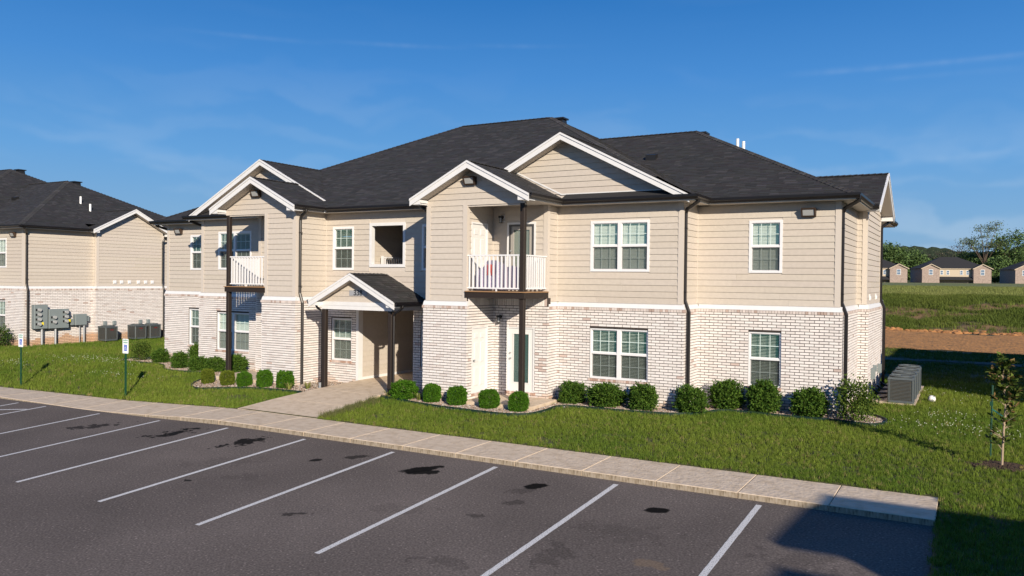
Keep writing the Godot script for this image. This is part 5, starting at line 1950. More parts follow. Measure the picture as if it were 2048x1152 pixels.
# ---------------------------------------------------------------- equipment
func ac_unit(label: String, at: Vector3, group: String, badge: bool) -> Node3D:
	var o := thing("air_conditioner", label, "air conditioner", at, 0, group)
	var w := .355
	var h := .80
	for side in 4:
		var core := MB.new()
		core.t = Transform3D(Basis(Vector3.UP, side * PI / 2), Vector3.ZERO)
		core.box(Vector3(-w + .035, .06, w - .06), Vector3(w - .06, h - .08, w - .035))
		put("coil", core, mats.ac_coil, o)
	var base := MB.new()
	base.cbox(Vector3(-w, 0, -w), Vector3(w, .07, w), .03)
	put("base_pan", base, mats.ac_paint, o)
	var cap := MB.new()
	for side in 4:
		cap.t = Transform3D(Basis(Vector3.UP, side * PI / 2), Vector3.ZERO)
		cap.hexa([Vector3(-w - .008, h - .10, w - .06), Vector3(w - .06, h - .10, w - .06), Vector3(w - .06, h - .035, w - .06), Vector3(-w + .02, h - .035, w - .06), Vector3(-w - .008, h - .10, w + .008), Vector3(w - .06, h - .10, w + .008), Vector3(w - .06, h - .035, w - .012), Vector3(-w + .02, h - .035, w - .012)])
	put("top_cap", cap, mats.ac_paint, o)
	for c in [[-1, -1], [1, -1], [1, 1], [-1, 1]]:
		var p := MB.new()
		var x: float = c[0] * (w - .035)
		var z: float = c[1] * (w - .035)
		p.cbox(Vector3(x - .035, .07, z - .035), Vector3(x + .035, h - .1, z + .035), .022)
		put("corner_post", p, mats.ac_paint, o)
	for side in 4:
		var t := Transform3D(Basis(Vector3.UP, side * PI / 2), Vector3.ZERO)
		for i in 15:
			var l := MB.new()
			l.t = t
			var y := .085 + i * .0415
			l.hexa([Vector3(-w + .06, y, w - .03), Vector3(w - .06, y, w - .03), Vector3(w - .06, y + .012, w - .03), Vector3(-w + .06, y + .012, w - .03), Vector3(-w + .06, y - .008, w + .002), Vector3(w - .06, y - .008, w + .002), Vector3(w - .06, y + .008, w + .002), Vector3(-w + .06, y + .008, w + .002)])
			put("louver", l, mats.ac_paint, o)
	# fan guard: a rim, rings and spokes over a dark well
	var well := MB.new()
	well.tube([Vector3(0, h - .40, 0), Vector3(0, h - .22, 0)], .07, .07, 12)
	for k in 3:
		well.t = Transform3D(Basis(Vector3.UP, TAU * k / 3) * Basis(Vector3.RIGHT, .4), Vector3(0, h - .24, 0))
		well.box(Vector3(.05, -.003, -.07), Vector3(.27, .003, .07))
	put("fan", well, mats.galvanised, o)
	var rim := MB.new()
	var q := func(r: float) -> Array:
		var out := []
		for k in 29: out.append(Vector3(cos(TAU * k / 28) * r, h - .012, sin(TAU * k / 28) * r))
		return out
	rim.tube(q.call(.315), .026, .026, 6)
	for r in [.26, .20, .14, .08]: rim.tube(q.call(r), .005, .005, 4)
	for k in 8:
		var a := TAU * k / 8
		rim.tube([Vector3(cos(a) * .04, h - .008, sin(a) * .04), Vector3(cos(a) * .31, h - .008, sin(a) * .31)], .006, .006, 4)
	put("fan_guard", rim, mats.ac_paint, o)
	if badge:
		var b := MB.new()
		b.box(Vector3(w + .0, .55, -.1), Vector3(w + .004, .61, .1))
		put("badge", b, mats.red_badge, o)
	return o

func build_equipment() -> void:
	var first := ac_unit("grey louvered air conditioner, foremost of four on the concrete pad", Vector3(15.22, -.088, -7.22), "air conditioners on the concrete pad", false)
	for i in 3:
		copy(first, ["second air conditioner of four on the concrete pad, behind the foremost", "third air conditioner of four on the concrete pad", "last air conditioner on the pad, nearest the dirt road"][i], Vector3(15.22, -.088, -8.38 - i * 1.16))
	var gy := -.02
	var a := ac_unit("lone air conditioner beside the meter boxes on the brick wall", Vector3(-23.43, gy, -7.05), "air conditioners along the neighbouring house", true)
	copy(a, "air conditioner, first of the close pair by the brick wall", Vector3(-23.43, gy, -8.80))
	copy(a, "air conditioner, second of the close pair by the brick wall", Vector3(-23.43, gy, -9.72))
	copy(a, "air conditioner half hidden behind the house's brick corner", Vector3(-23.43, gy, -11.3))
	# lines from the units to the wall
	for i in 4:
		var z := -7.4 - i * 1.16
		var t := MB.new()
		t.tube([Vector3(14.88, .05, z), Vector3(14.7, -.03, z - .05), Vector3(14.45, -.035, z), Vector3(14.30, .08, z)], .035, .035, 7)
		tag(put("refrigerant_line", t, mats.black_metal), ["black insulated pipe of the foremost air conditioner", "black insulated pipe of the second air conditioner", "black insulated pipe of the third air conditioner", "black insulated pipe of the last air conditioner"][i] + " on the pad", "pipe", "pipes from the air conditioners to the wall")
	# meters on the neighbouring house
	var X := -24.24 + .06
	var m := thing("meter_bank", "tall grey electric meter box with four round meters", "meter box", Vector3(X, 0, 0))
	meter_box(m, -3.34 - .05, -4.07, .75, 1.95, [[-3.62, 1.70], [-3.62, 1.46], [-3.62, 1.22], [-3.62, .98]], [-3.85])
	m = thing("meter_bank", "wide grey electric meter box with five round meters", "meter box", Vector3(X, 0, 0))
	meter_box(m, -4.13, -5.18, .74, 1.72, [[-4.40, 1.30], [-4.40, 1.06], [-5.02, 1.55], [-5.02, 1.31], [-5.02, 1.08]], [-4.55])
	m = thing("utility_box", "plain grey utility cabinet with a small box beside it", "utility box", Vector3(X, 0, 0))
	var c := MB.new()
	c.cbox(Vector3(0, .85, -6.18), Vector3(.26, 1.42, -5.55), .012)
	put("cabinet", c, mats.utility_grey, m)
	c = MB.new()
	c.cbox(Vector3(0, .85, -5.52), Vector3(.18, 1.17, -5.34), .01)
	put("side_box", c, mats.utility_grey, m)
	c = MB.new()
	c.cbox(Vector3(0, 1.02, -6.38), Vector3(.16, 1.32, -6.19), .01)
	put("side_box", c, mats.utility_grey, m)
	for q in [[-6.1, .05], [-5.85, .022]]:
		c = MB.new()
		c.tube([Vector3(.13, -.12, q[0]), Vector3(.13, .85, q[0])], q[1], q[1], 8)
		put("conduit", c, mats.galvanised, m)
	for i in 4:
		var z: float = [-7.2, -7.75, -9.35, -9.85][i]
		c = MB.new()
		c.cbox(Vector3(0, .78, z - .09), Vector3(.1, 1.0, z + .09), .01)
		c.tube([Vector3(.05, .78, z), Vector3(.06, .4, z), Vector3(.2, .15, z)], .014, .014, 6)
		tag(put("switch_box", c, mats.utility_grey, self, Vector3(-23.97, 0, 0)), ["small grey switch box above the lone air conditioner", "small grey switch box with a hanging cable beside the lone air conditioner", "small grey switch box above the pair's first air conditioner", "small grey switch box above the pair's second air conditioner"][i], "switch box", "switch boxes above the neighbour's air conditioners")

func meter_box(m: Node3D, z0: float, z1: float, y0: float, y1: float, meters: Array, pipes: Array) -> void:
	var b := MB.new()
	b.cbox(Vector3(0, y0, z1), Vector3(.28, y1, z0), .012)
	put("cabinet", b, mats.utility_grey, m)
	for q in meters:
		var r := MB.new()
		r.tube([Vector3(.27, q[1], q[0]), Vector3(.31, q[1], q[0])], .095, .095, 16)
		var ring := put("meter", r, mats.galvanised, m)
		var g := MB.new()
		g.tube([Vector3(.305, q[1], q[0]), Vector3(.39, q[1], q[0]), Vector3(.41, q[1], q[0])], .08, .08, 14)
		put("meter_glass", g, mats.lens, ring)
		var d := MB.new()
		d.box(Vector3(.28, q[1] - .05, q[0] + .10), Vector3(.30, q[1] + .06, q[0] + .17))
		put("breaker", d, mats.dark_text, m)
	var y := MB.new()
	y.box(Vector3(.28, meters[-1][1] - .05, meters[-1][0] - .24), Vector3(.284, meters[-1][1] + .09, meters[-1][0] - .13))
	put("warning_label", y, mats.yellow_label, m)
	for z in pipes:
		var p := MB.new()
		p.tube([Vector3(.14, -.15, z), Vector3(.14, y0 + .02, z)], .06, .06, 10)
		put("conduit", p, mats.galvanised, m)

func parking_sign(at: Vector3, label: String) -> void:
	var o := thing("parking_sign", label, "sign", at, 0, "reserved parking signs")
	var p := MB.new()      # a flanged steel channel
	p.box(Vector3(-.022, -.3, -.03), Vector3(.022, 1.93, -.024))
	p.box(Vector3(-.028, -.3, -.03), Vector3(-.022, 1.93, -.004))
	p.box(Vector3(.022, -.3, -.03), Vector3(.028, 1.93, -.004))
	p.box(Vector3(-.042, -.3, -.008), Vector3(-.028, 1.93, -.003))
	p.box(Vector3(.028, -.3, -.008), Vector3(.042, 1.93, -.003))
	put("post", p, mats.sign_post, o)
	var g := MB.new()
	var w := .1525
	var y0 := 1.47
	var y1 := 1.95
	var r := .03
	var pts := []
	for c in [[w - r, y0 + r, -PI / 2], [w - r, y1 - r, 0.0], [-w + r, y1 - r, PI / 2], [-w + r, y0 + r, PI]]:
		for k in 5: pts.append(Vector3(c[0] + cos(c[2] + k * PI / 8) * r, c[1] + sin(c[2] + k * PI / 8) * r, .002))
	g.poly(pts)
	var back := []
	for q in pts: back.append(q - Vector3(0, 0, .004))
	for i in pts.size(): g.quad(back[i], back[(i + 1) % pts.size()], pts[(i + 1) % pts.size()], pts[i])
	back.reverse()
	g.poly(back)
	var plate := put("sign_plate", g, mats.sign_white, o)
	letters("RESERVED", plate, Vector3(0, 1.868, .003), .052, mats.sign_green, 700)
	letters("PARKING", plate, Vector3(0, 1.795, .003), .052, mats.sign_green, 700)
	var b := MB.new()
	b.box(Vector3(-.072, 1.555, .002), Vector3(.072, 1.755, .0045), "f")
	var sq := put("symbol_panel", b, mats.sign_blue, plate)
	var s := MB.new()      # wheelchair figure
	s.disc(Vector3(-.018, 1.728, .0052), Vector3.BACK, .013, 12)
	var z := .0052
	var bar := func(a: Vector2, c: Vector2, t: float):
		var d := (c - a).normalized()
		var e := Vector2(-d.y, d.x) * t
		s.quad(Vector3(a.x + e.x, a.y + e.y, z), Vector3(a.x - e.x, a.y - e.y, z), Vector3(c.x - e.x, c.y - e.y, z), Vector3(c.x + e.x, c.y + e.y, z))
	bar.call(Vector2(-.018, 1.71), Vector2(-.014, 1.645), .009)
	bar.call(Vector2(-.016, 1.68), Vector2(.022, 1.68), .006)
	bar.call(Vector2(-.014, 1.648), Vector2(.028, 1.648), .008)
	bar.call(Vector2(.026, 1.65), Vector2(.042, 1.605), .008)
	bar.call(Vector2(.04, 1.602), Vector2(.058, 1.610), .006)
	for k in 14:
		var a := 2.2 + k * .28
		var c := a + .28
		bar.call(Vector2(-.008 + cos(a) * .042, 1.628 + sin(a) * .042), Vector2(-.008 + cos(c) * .042, 1.628 + sin(c) * .042), .006)
	put("wheelchair_symbol", s, mats.sign_white, plate)
	var bo := MB.new()
	for y in [1.5, 1.925]: bo.tube([Vector3(0, y, -.02), Vector3(0, y, .009)], .009, .009, 8)
	put("bolt", bo, mats.galvanised, o)

func build_small() -> void:
	parking_sign(Vector3(-7.12, ground_y(-7.12, 3.2), 3.2), "reserved parking sign on a green post before the main house's lawn")
	parking_sign(Vector3(-13.2, ground_y(-13.2, 3.2), 3.2), "reserved parking sign on a green post before the neighbouring house")
	# ball in the grass
	var s := SphereMesh.new()
	s.radius = .11; s.height = .22; s.radial_segments = 24; s.rings = 12
	var ball := thing("ball", "scuffed white ball lying in the grass by the air conditioners", "ball", Vector3(16.02, ground_y(16.02, -7.95) + .13, -7.95))
	put("cover", s, mats.ball_white, ball)
	for d in [Vector3(.5, .75, .3), Vector3(-.8, .3, .5), Vector3(.2, -.3, .9), Vector3(.9, .1, -.2), Vector3(-.2, .8, -.5)]:
		var p := MB.new()
		var n: Vector3 = d.normalized()
		var side := n.cross(Vector3.UP).normalized()
		var up := n.cross(side)
		for k in 5:
			var a := TAU * k / 5
			var b := TAU * (k + 1) / 5
			p.tri(n * .1135, (n * .108 + (side * cos(a) + up * sin(a)) * .045), (n * .108 + (side * cos(b) + up * sin(b)) * .045))
		put("patch", p, mats.ball_grey, ball)
	# blankets behind the balcony rail
	rng.seed = 9
	var im := Image.create(256, 128, false, Image.FORMAT_RGB8)
	for y in 128:
		for x in 256:
			var n := bump.get_noise_2d(x * 6.0, y * 6.0)
			var m := bump.get_noise_2d(x * 2.0 + 300, y * 2.0)
			var c := Color(.76, .70, .76).lerp(Color(.62, .60, .70), clampf(n * 1.6 + .4, 0, 1)).lerp(Color(.82, .80, .82), clampf(m * 2.0, 0, .8))
			if x > 150: c = c.lerp(Color(.62, .58, .63), .6)
			if n > .38 and x < 150: c = Color(.50, .52, .70)
			im.set_pixel(x, y, c)
	var bm := mat("blanket", Color.WHITE, .95)
	bm.albedo_texture = ImageTexture.create_from_image(im)
	blanket(4.36, 5.85, 3.20, [3.75, 3.82, 4.05, 4.06, 4.0, 3.86, 3.9, 3.85], -.13, bm, "lavender patterned blanket hung behind the white balcony railing")
	blanket(4.78, 5.0, 3.62, [3.93, 3.93], -.095, mat("red_cloth", lin(.55, .10, .09), .95), "red cloth hung over the lavender blanket on the balcony")

func blanket(x0: float, x1: float, y0: float, tops: Array, z: float, m: Material, label: String) -> void:
	var mb := MB.new()
	var n := 40
	var rows := 8
	for face in [1.0, -1.0]:
		for i in n:
			for j in rows:
				var q := []
				for e in [[i, j], [i + 1, j], [i + 1, j + 1], [i, j + 1]]:
					var u: float = e[0] / float(n)
					var v: float = e[1] / float(rows)
					var k: float = u * (tops.size() - 1)
					var top := lerpf(tops[int(k)], tops[mini(int(k) + 1, tops.size() - 1)], smoothstep(0, 1, k - int(k)))
					q.append([Vector3(lerpf(x0, x1, u), lerpf(y0, top, v), z - .03 * sin(u * 23 * (x1 - x0)) * (1.2 - v) + face * .003), Vector2(u, 1 - v)])
				if face < 0: q.reverse()
				var at := mb.u.size()
				mb.quad(q[0][0], q[1][0], q[2][0], q[3][0])
				var o := [0, 2, 1, 0, 3, 2]
				for k in 6: mb.u[at + k] = q[o[k]][1]
	tag(put("blanket", mb, m), label, "blanket")

# ---------------------------------------------------------------- far away
func far_house(at: Vector3, turn: float, label: String) -> void:
	var o := thing("brick_house", label, "house", at, turn, "houses on the field beyond the bank")
	o.scale = Vector3.ONE * .93
	var b := MB.new()
	b.box(Vector3(-12.2, -1, -14), Vector3(12.2, 5.6, -2.2))
	b.box(Vector3(-12.2, -1, -2.2), Vector3(-6.0, 5.6, 0))
	b.box(Vector3(6.0, -1, -2.2), Vector3(12.2, 5.6, 0))
	for x in [-9.1, 9.1]: b.poly([Vector3(x - 3.1, 5.6, 0), Vector3(x + 3.1, 5.6, 0), Vector3(x, 7.1, 0)])
	put("brick_wall", b, mats.far_brick, o)
	var s := MB.new()
	s.box(Vector3(-5.99, 2.4, -2.2), Vector3(5.99, 5.6, -2.0))
	put("siding_wall", s, mats.far_siding, o)
	var r := MB.new()
	var e := 5.6
	var f := [Vector3(-12.8, e, -1.6), Vector3(12.8, e, -1.6), Vector3(12.8, e, -14.6), Vector3(-12.8, e, -14.6)]
	var p := Vector3(-3, e + 4.6, -8.1)
	var q := Vector3(3, e + 4.6, -8.1)
	r.quad(f[0], f[1], q, p)
	r.quad(f[2], f[3], p, q)
	r.tri(f[1], f[2], q)
	r.tri(f[3], f[0], p)
	for x in [-9.1, 9.1]:
		r.quad(Vector3(x + 3.6, e - .1, .5), Vector3(x + 3.6, e - .1, -6), Vector3(x, e + 1.7, -6), Vector3(x, e + 1.7, .5))
		r.quad(Vector3(x - 3.6, e - .1, -6), Vector3(x - 3.6, e - .1, .5), Vector3(x, e + 1.7, .5), Vector3(x, e + 1.7, -6))
	r.hexa([Vector3(-5.9, 1.3, -1.99), Vector3(5.9, 1.3, -1.99), Vector3(5.9, 2.5, -1.99), Vector3(-5.9, 2.5, -1.99), Vector3(-5.9, 1.2, .4), Vector3(5.9, 1.2, .4), Vector3(5.9, 1.35, .4), Vector3(-5.9, 1.35, .4)])
	put("roof", r, mats.roof_deck, o)
	var t := MB.new()
	for x in [-9.1, 9.1]:
		for k in [-1.0, 1.0]:
			var a := Vector3(x + k * 3.6, e - .35, .5)
			var c := Vector3(x, e + 1.45, .5)
			var u := Vector3(0, .3, 0)
			var w := Vector3(0, 0, .06)
			t.hexa([a, c, c + u, a + u, a + w, c + w, c + u + w, a + u + w] if k < 0 else [c, a, a + u, c + u, c + w, a + w, a + u + w, c + u + w])
	t.box(Vector3(-5.9, 5.4, -1.7), Vector3(5.9, 5.62, -1.58))
	put("rake_board", t, mats.far_siding, o)
	for w in [[-9.1, 3.2, .62, 1.9, .02], [9.1, 3.2, .62, 1.9, .02], [-4.6, 3.3, .42, 1.5, -1.98], [-2.4, 3.3, .42, 1.5, -1.98], [2.4, 3.3, .42, 1.5, -1.98], [4.6, 3.3, .42, 1.5, -1.98]]:
		var fr := MB.new()
		var x0: float = w[0] - w[2]
		var x1: float = w[0] + w[2]
		fr.box(Vector3(x0 - .12, w[1] - .12, w[4] - .02), Vector3(x0, w[1] + w[3] + .12, w[4] + .08))
		fr.box(Vector3(x1, w[1] - .12, w[4] - .02), Vector3(x1 + .12, w[1] + w[3] + .12, w[4] + .08))
		fr.box(Vector3(x0, w[1] - .12, w[4] - .02), Vector3(x1, w[1], w[4] + .08))
		fr.box(Vector3(x0, w[1] + w[3], w[4] - .02), Vector3(x1, w[1] + w[3] + .12, w[4] + .08))
		fr.box(Vector3(x0, w[1] + w[3] * .5 - .05, w[4] - .02), Vector3(x1, w[1] + w[3] * .5 + .05, w[4] + .07))
		var win := put("window", fr, mats.trim_white, o)
		var g := MB.new()
		g.box(Vector3(x0, w[1], w[4] - .02), Vector3(x1, w[1] + w[3], w[4] + .03))
		put("pane", g, mats.far_pane, win)

func far_tree(at: Vector3, h: float, w: float, kind: int, label: String, sd: int) -> void:
	rng.seed = sd
	var o := thing("tree", label, "tree", at, 0, "trees behind the far houses")
	var tr := MB.new()
	var tips := []
	var fork: float = h * ([.3, .38, .42] as Array)[kind]
	tr.taper(Vector3(0, -1, 0), Vector3(rng.randfn() * .3, fork, 0), h * .014, h * .010, 7)
	var grow := [[Vector3(0, fork * .7, 0), h * .015, 0]]
	var n_limb := ([7, 9, 9] as Array)[kind] as int
	for i in n_limb:
		var a := TAU * i / n_limb + rng.randf() * .6
		var reach: float = w * .5 * rng.randf_range(.55, 1.0)
		var top := lerpf(fork, h, rng.randf_range(.35, 1.0))
		if i == 0: reach = w * .08; top = h * .97
		var s := Vector3(0, fork * rng.randf_range(.75, 1.0), 0)
		var m := s.lerp(Vector3(cos(a) * reach, top, sin(a) * reach), .5) + Vector3(0, h * .04, 0)
		var t := Vector3(cos(a) * reach, top, sin(a) * reach)
		tr.taper(s, m, h * .007, h * .005, 5)
		tr.taper(m, t, h * .005, h * .002, 5)
		for k in 5:
			var p := m.lerp(t, rng.randf_range(.2, 1.0))
			var d := Vector3(rng.randfn(), rng.randf_range(0.0, .8), rng.randfn()).normalized() * w * rng.randf_range(.08, .18)
			tr.taper(p, p + d, h * .004, h * .0015, 4)
			tips.append(p + d)
		tips.append(t)
	put("trunk", tr, mats.bark, o)
	var lf := MB.new()
	var per := ([90, 46, 16] as Array)[kind] as int
	var size := ([.62, .5, .34] as Array)[kind] as float
	var dark: Color = ([Color(.038, .078, .018), Color(.05, .08, .028), Color(.10, .085, .06)] as Array)[kind]
	var pale: Color = ([Color(.105, .17, .04), Color(.115, .15, .05), Color(.13, .12, .08)] as Array)[kind]
	for t in tips:
		var spread: float = w * (.12 if kind == 0 else .075)
		var flat := 1.0 if kind == 0 else .38
		for i in per:
			var p: Vector3 = t + Vector3(rng.randfn(), rng.randfn() * .8 * flat, rng.randfn()) * spread
			if p.y < h * .08: continue
			lf.col = green(dark, pale)
			var d := Vector3(rng.randfn(), rng.randfn(), rng.randfn()).normalized()
			leaf(lf, p, d, Vector3(rng.randfn() * .5, 1, rng.randfn() * .5).normalized(), size * rng.randf_range(.7, 1.4), size * .4)
	if kind == 0:
		for i in 1300:
			var d := Vector3(rng.randfn(), rng.randfn(), rng.randfn()).normalized()
			var p := Vector3(d.x * w * .46, h * .56 + d.y * h * .42, d.z * w * .46) * Vector3(1, 1, 1) * (1.0 + .25 * bump.get_noise_3d(d.x * 30 + sd, d.y * 30, d.z * 30))
			lf.col = green(dark, pale)
			leaf(lf, p, (d + Vector3(rng.randfn(), rng.randfn(), rng.randfn()) * .8).normalized(), (d + Vector3.UP).normalized(), .9, .4)
	put("crown", lf, mats.far_leaf, o)

func build_far() -> void:
	# the dirt road at the foot of the bank and the strip of gravel in the yard
	for q in [["dirt_road", -54.4, -33.2, mats.dirt, "orange dirt road at the foot of the grassy bank", 1.1], ["gravel_strip", -25.6, -24.2, mats.stone_grey, "grey gravel strip across the shaded yard", .8]]:
		var mb := MB.new()
		var x := -60.0
		while x < 70:
			var pts := []
			for e in [[x, q[2], 4.0], [x + .5, q[2], 4.0], [x + .5, q[1], 9.0], [x, q[1], 9.0]]:
				var z: float = e[1] + bump.get_noise_2d(e[0] * (3.0), e[2]) * q[5] * .8
				pts.append(Vector3(e[0], 0, z))
			for k in 6:
				var a := []
				for e in [[0, 3, k], [1, 2, k], [1, 2, k + 1], [0, 3, k + 1]]:
					var p: Vector3 = (pts[e[0]] as Vector3).lerp(pts[e[1]], e[2] / 6.0)
					p.y = ground_y(p.x, p.z) + .03
					a.append(p)
				mb.quad(a[0], a[1], a[2], a[3])
			x += .5
		structure(q[0], mb, q[3], q[4], "road" if q[0] == "dirt_road" else "gravel")
	# broken earth along the foot of the bank
	rng.seed = 55
	var ts := []
	var cs := []
	for i in 900:
		var x := rng.randf_range(6, 34)
		var z := -54.2 + rng.randfn() * .5
		var s := rng.randf_range(.06, .3)
		ts.append(Transform3D(Basis.from_euler(Vector3(rng.randf(), rng.randf() * TAU, rng.randf())).scaled(Vector3(s * 1.6, s, s)), Vector3(x, ground_y(x, z) + .02, z)))
		var g := rng.randf_range(.6, 1.1)
		cs.append(Color(.36 * g, .17 * g, .06 * g))
	var st := MB.new()
	st.cbox(Vector3(-.5, -.5, -.5), Vector3(.5, .5, .5), .2)
	scatter("earth_clods", "clods of orange earth along the foot of the bank", st.mesh(), mats.stone, ts, cs, "earth")
	far_house(Vector3(12.2, 3.9, -305), .35, "brick house with two gabled ends whole in view beyond the bank")
	far_house(Vector3(-13.5, 3.8, -292), .35, "brick house half hidden behind the main house's eave")
	far_house(Vector3(41.0, 3.9, -322), .35, "brick house whose dark side wall shows at the open field's end")
	var T := [
		[-12, -346, 14.5, 13, 0, "round dark tree beside the main house's downspout"], [-5, -354, 12.5, 13, 0, "broad tree between the half hidden house and the next"], [0, -372, 10.0, 12, 0, "low tree filling the gap behind the whole house's end"], [-20, -350, 15, 14, 0, "tall round tree behind the half hidden house"],
		[4, -369, 14, 11, 2, "bare pale tree over the whole house's roof"], [11.5, -380, 16.5, 11, 2, "taller bare tree above the whole house's ridge"],
		[21.2, -357, 24, 17, 1, "tall open-crowned tree above the gap between two houses"], [31.5, -368, 20, 14, 0, "dense tall tree over the house with the dark side"],
		[18, -376, 12, 12, 0, "low thicket tree under the open-crowned tree"], [25.5, -376, 12, 12, 0, "thicket tree between the houses, lower than its neighbours"], [37, -388, 15, 14, 0, "thicket tree behind the house with the dark side"], [25, -345, 9, 9, 0, "small tree beside the dark side wall"]]
	for i in T.size():
		far_tree(Vector3(T[i][0], 3.9, T[i][1]), T[i][2], T[i][3], T[i][4], T[i][5], 300 + i)
	# wooded hills
	var h := MB.new()
	for row in 2:
		var d := 1150.0 + row * 500
		var a := -75.0
		while a < 40:
			var q := []
			for e in [a, a + .25]:
				var w := deg_to_rad(e)
				var top := (40.0 + row * 26) * (1.0 + .3 * bump.get_noise_2d(e * 1.3 + row * 70, 3)) + bump.get_noise_2d(e * 60, row * 9) * 4.0
				q.append([Vector3(EYE.x + sin(w) * d, -4, EYE.z - cos(w) * d), Vector3(EYE.x + sin(w) * d * 1.06, top, EYE.z - cos(w) * d * 1.06)])
			h.col = Color(.035, .055, .022)
			h.quad(q[0][0], q[1][0], q[1][1], q[0][1])
			a += .25
	structure("hills", h, mats.hill, "low wooded hills on the horizon", "hills")

# houses out of the picture whose shadows fall into it
func plain_house(label: String, at: Vector3, blocks: Array) -> void:
	var o := thing("apartment_building", label, "building", at)
	for b in blocks:      # x0, x1, z0, z1 of the eaves
		var w := MB.new()
		var i := .45
		w.box(Vector3(b[0] + i, -.9, b[2] + i), Vector3(b[1] - i, 2.7, b[3] - i))
		put("brick_wall", w, mats.far_brick, o)
		w = MB.new()
		w.box(Vector3(b[0] + i, 2.7, b[2] + i), Vector3(b[1] - i, 5.8, b[3] - i))
		put("siding_wall", w, mats.trim_tan, o)
		w = MB.new()
		w.box(Vector3(b[0], 5.74, b[2]), Vector3(b[1], EAVE, b[3]))
		put("fascia", w, mats.trim_white, o)
		var r := MB.new()
		var d: float = minf(b[1] - b[0], b[3] - b[2]) / 2
		var y := EAVE + d * PITCH
		var p: Vector3
		var q: Vector3
		if b[1] - b[0] > b[3] - b[2]:
			p = Vector3(b[0] + d, y, (b[2] + b[3]) / 2); q = Vector3(b[1] - d, y, (b[2] + b[3]) / 2)
			r.quad(Vector3(b[0], EAVE, b[3]), Vector3(b[1], EAVE, b[3]), q, p)
			r.quad(Vector3(b[1], EAVE, b[2]), Vector3(b[0], EAVE, b[2]), p, q)
			r.tri(Vector3(b[1], EAVE, b[3]), Vector3(b[1], EAVE, b[2]), q)
			r.tri(Vector3(b[0], EAVE, b[2]), Vector3(b[0], EAVE, b[3]), p)
		else:
			p = Vector3((b[0] + b[1]) / 2, y, b[3] - d); q = Vector3((b[0] + b[1]) / 2, y, b[2] + d)
			r.quad(Vector3(b[1], EAVE, b[3]), Vector3(b[1], EAVE, b[2]), q, p)
			r.quad(Vector3(b[0], EAVE, b[2]), Vector3(b[0], EAVE, b[3]), p, q)
			r.tri(Vector3(b[0], EAVE, b[3]), Vector3(b[1], EAVE, b[3]), p)
			r.tri(Vector3(b[1], EAVE, b[2]), Vector3(b[0], EAVE, b[2]), q)
		put("roof", r, mats.roof_deck, o)

# ---------------------------------------------------------------- air
func make_sky() -> ImageTexture:
	var W := 2048
	var H := 1024
	var data := PackedFloat32Array()
	data.resize(W * H * 3)
	var n := FastNoiseLite.new()
	n.seed = 4; n.frequency = .9; n.fractal_octaves = 5
	var stops := [[0.0, Color(.28, .42, .57)], [.06, Color(.215, .41, .64)], [.14, Color(.13, .35, .68)], [.24, Color(.066, .255, .62)], [.33, Color(.031, .18, .51)], [.55, Color(.022, .14, .43)], [1.0, Color(.014, .09, .31)]]
	# two old vapour trails: from and to (azimuth, height) in degrees, half width, strength
	var trails := [[-55.0, 15.6, -22.0, 16.2, .10, .10], [-12.0, 13.7, 14.0, 13.5, .20, .13], [-6.0, 12.9, 6.0, 12.8, .13, .08], [-12.0, 7.2, 5.0, 8.2, .30, .10]]
	var q := 0
	for j in H:
		var el := PI / 2 - PI * (j + .5) / H
		var y := sin(maxf(el, 0.0))
		var c: Color = stops[0][1]
		for k in stops.size() - 1:
			if y >= stops[k][0]: c = (stops[k][1] as Color).lerp(stops[k + 1][1], clampf((y - stops[k][0]) / (stops[k + 1][0] - stops[k][0]), 0, 1))
		for i in W:
			var d := c
			if el > -.02 and el < 1.2:
				# thin cirrus: long flat streaks drawn out by the wind, thicker towards the horizon
				var az := wrapf(360.0 * (i + .5) / W, -180.0, 180.0)
				var hd := rad_to_deg(el)
				var tilt := hd + az * .035
				var k := n.get_noise_2d(az * .055, tilt * .42 + n.get_noise_2d(az * .09, hd * .2) * .7)
				var m := n.get_noise_2d(az * .03 + 40, hd * .09 + 7)
				var a := clampf((k + .05) * .6, 0, .22) * clampf(.5 + m * 1.5, .12, 1) * clampf(1.15 - y * 4.2, .06, 1)
				for t in trails:
					var f: float = clampf((az - t[0]) / (t[2] - t[0]), 0, 1)
					var off: float = absf(hd - lerpf(t[1], t[3], f)) / t[4]
					if off < 1.0 and az > t[0] and az < t[2]:
						a += (1.0 - off) * t[5] * smoothstep(0, .15, f) * smoothstep(0, .3, 1 - f) * (.7 + .5 * n.get_noise_2d(az * .8, 3))
				d = c.lerp(Color(.62, .72, .82), clampf(a, 0, .4))
			data[q] = d.r; data[q + 1] = d.g; data[q + 2] = d.b
			q += 3
	return ImageTexture.create_from_image(Image.create_from_data(W, H, false, Image.FORMAT_RGBF, data.to_byte_array()))

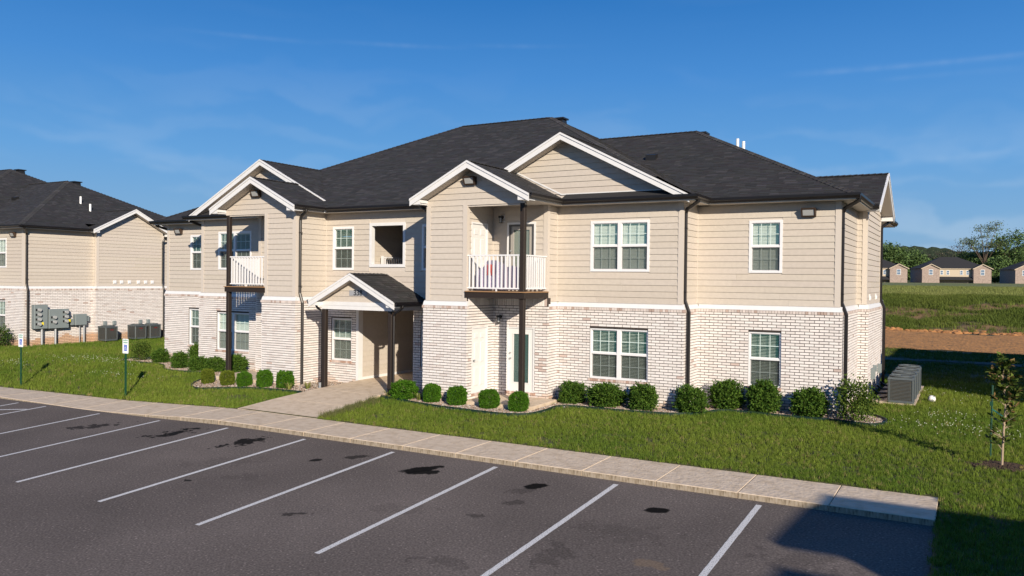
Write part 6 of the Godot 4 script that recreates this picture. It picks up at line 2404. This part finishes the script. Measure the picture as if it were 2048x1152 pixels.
func _ready() -> void:
	bump.seed = 2
	bump.frequency = .08
	bump.fractal_octaves = 3
	# camera
	var cam := Camera3D.new()
	cam.name = "camera"
	cam.position = EYE
	cam.basis = Basis(Vector3.UP, .5184) * Basis(Vector3.RIGHT, -.0105) * Basis(Vector3.BACK, .011)
	cam.fov = rad_to_deg(2.0 * atan(576.0 / 1613.1))
	cam.near = .1
	cam.far = 6000
	add_child(cam)
	cam.current = true
	# sky
	var e := Environment.new()
	e.background_mode = Environment.BG_SKY
	var ps := PanoramaSkyMaterial.new()
	ps.panorama = make_sky()
	var sky := Sky.new()
	sky.sky_material = ps
	e.sky = sky
	e.background_energy_multiplier = .8
	e.tonemap_mode = Environment.TONE_MAPPER_LINEAR
	e.tonemap_exposure = 1.32
	e.sdfgi_enabled = true
	e.ssao_enabled = true
	e.ssil_enabled = true
	var we := WorldEnvironment.new()
	we.name = "air"
	we.environment = e
	add_child(we)
	# sun
	var sun := DirectionalLight3D.new()
	sun.name = "sun"
	sun.light_energy = 1.6
	sun.light_color = Color(1.0, .945, .865)
	sun.light_angular_distance = .5
	sun.shadow_enabled = true
	add_child(sun)
	sun.look_at_from_position(Vector3.ZERO, SUN_TO, Vector3.UP)
	make_materials()
	var m := mat("stone_grey", lin(.055, .048, .036), .95)
	# the setting
	build_ground()
	build_lot()
	build_paving()
	var v2 := func(a): return a.map(func(p): return Vector2(p[0], p[1]))
	build_bed(v2.call([[1.36, .48], [2.84, .80], [4.05, .98], [5.1, 1.03], [5.94, 1.05], [6.62, .80], [6.84, .2], [6.85, -.55], [7.2, -.85], [8.05, -.90], [9.07, -.97], [10.0, -1.17], [10.45, -1.5], [10.75, -2.0], [11.0, -2.5], [11.7, -2.62], [12.5, -2.55], [13.3, -2.55], [14.2, -2.55], [14.83, -2.4], [15.12, -2.8], [15.12, -3.4], [14.75, -4.0], [14.1, -4.3]]),
		v2.call([[13.99, -4.3], [13.99, -3.45], [10.04, -3.45], [10.04, -2.05], [6.5, -2.05], [6.5, .30], [4.2, .30], [4.2, .1], [2.63, .1], [2.63, -1.38], [1.3, -1.38], [1.25, .35]]),
		"pebble bed under the hollies along the wing", "dark green plastic edging between lawn and pebble bed along the wing", 26000, 5)
	build_bed(v2.call([[-1.42, 1.0], [-2.42, 1.0], [-3.75, 1.08], [-4.75, 1.40], [-5.38, 1.62], [-6.04, 1.46], [-6.48, .97], [-6.83, .0], [-7.26, -.45], [-8.13, -.42], [-8.99, -.25], [-9.67, -.33], [-10.3, -.65], [-11.0, -1.2], [-11.8, -1.45], [-12.8, -1.4], [-14.0, -1.45], [-14.6, -2.2], [-14.5, -3.6]]),
		v2.call([[-13.99, -3.6], [-13.99, -3.45], [-10.04, -3.45], [-10.04, -2.05], [-6.5, -2.05], [-6.5, .30], [-4.2, .30], [-4.2, .1], [-2.63, .1], [-2.63, -1.38], [-1.3, -1.38], [-1.40, .35]]),
		"pebble bed round the bare balcony's patio", "dark green plastic edging between lawn and pebble bed round the bare balcony's patio", 22000, 6)
	build_far()
	print("setting ", Time.get_ticks_msec())
	# houses
	var house := build_house("apartment_building", "two-storey apartment house of whitewashed brick and tan siding, number 338", Vector3.ZERO, true)
	finish_main(house)
	print("main house ", Time.get_ticks_msec())
	build_house("apartment_building", "neighbouring apartment house showing its end wall with meters and air conditioners", Vector3(-38.23, .06, .46), false)
	plain_house("next apartment house beyond the air conditioners, casting its shadow over the yard", Vector3(38.2, 0, 0), [[-14.35, 14.35, -15.5, -3.09], [-10.4, 10.4, -17.5, -1.03], [-13.0, 14.0, -21.8, -11.0]])  # last block: unseen rear wing, added to stretch the shadow back to the road
	plain_house("apartment house across the parking lot, its shadow lying over the sidewalk's end", Vector3.ZERO, [[26.75, 38.0, 15.75, 18.7], [27.2, 52.0, 19.8, 33.0]])
	print("houses ", Time.get_ticks_msec())
	# objects
	build_shrubs()
	build_sapling()
	build_equipment()
	build_small()
	build_grass()
	print("done ", Time.get_ticks_msec())
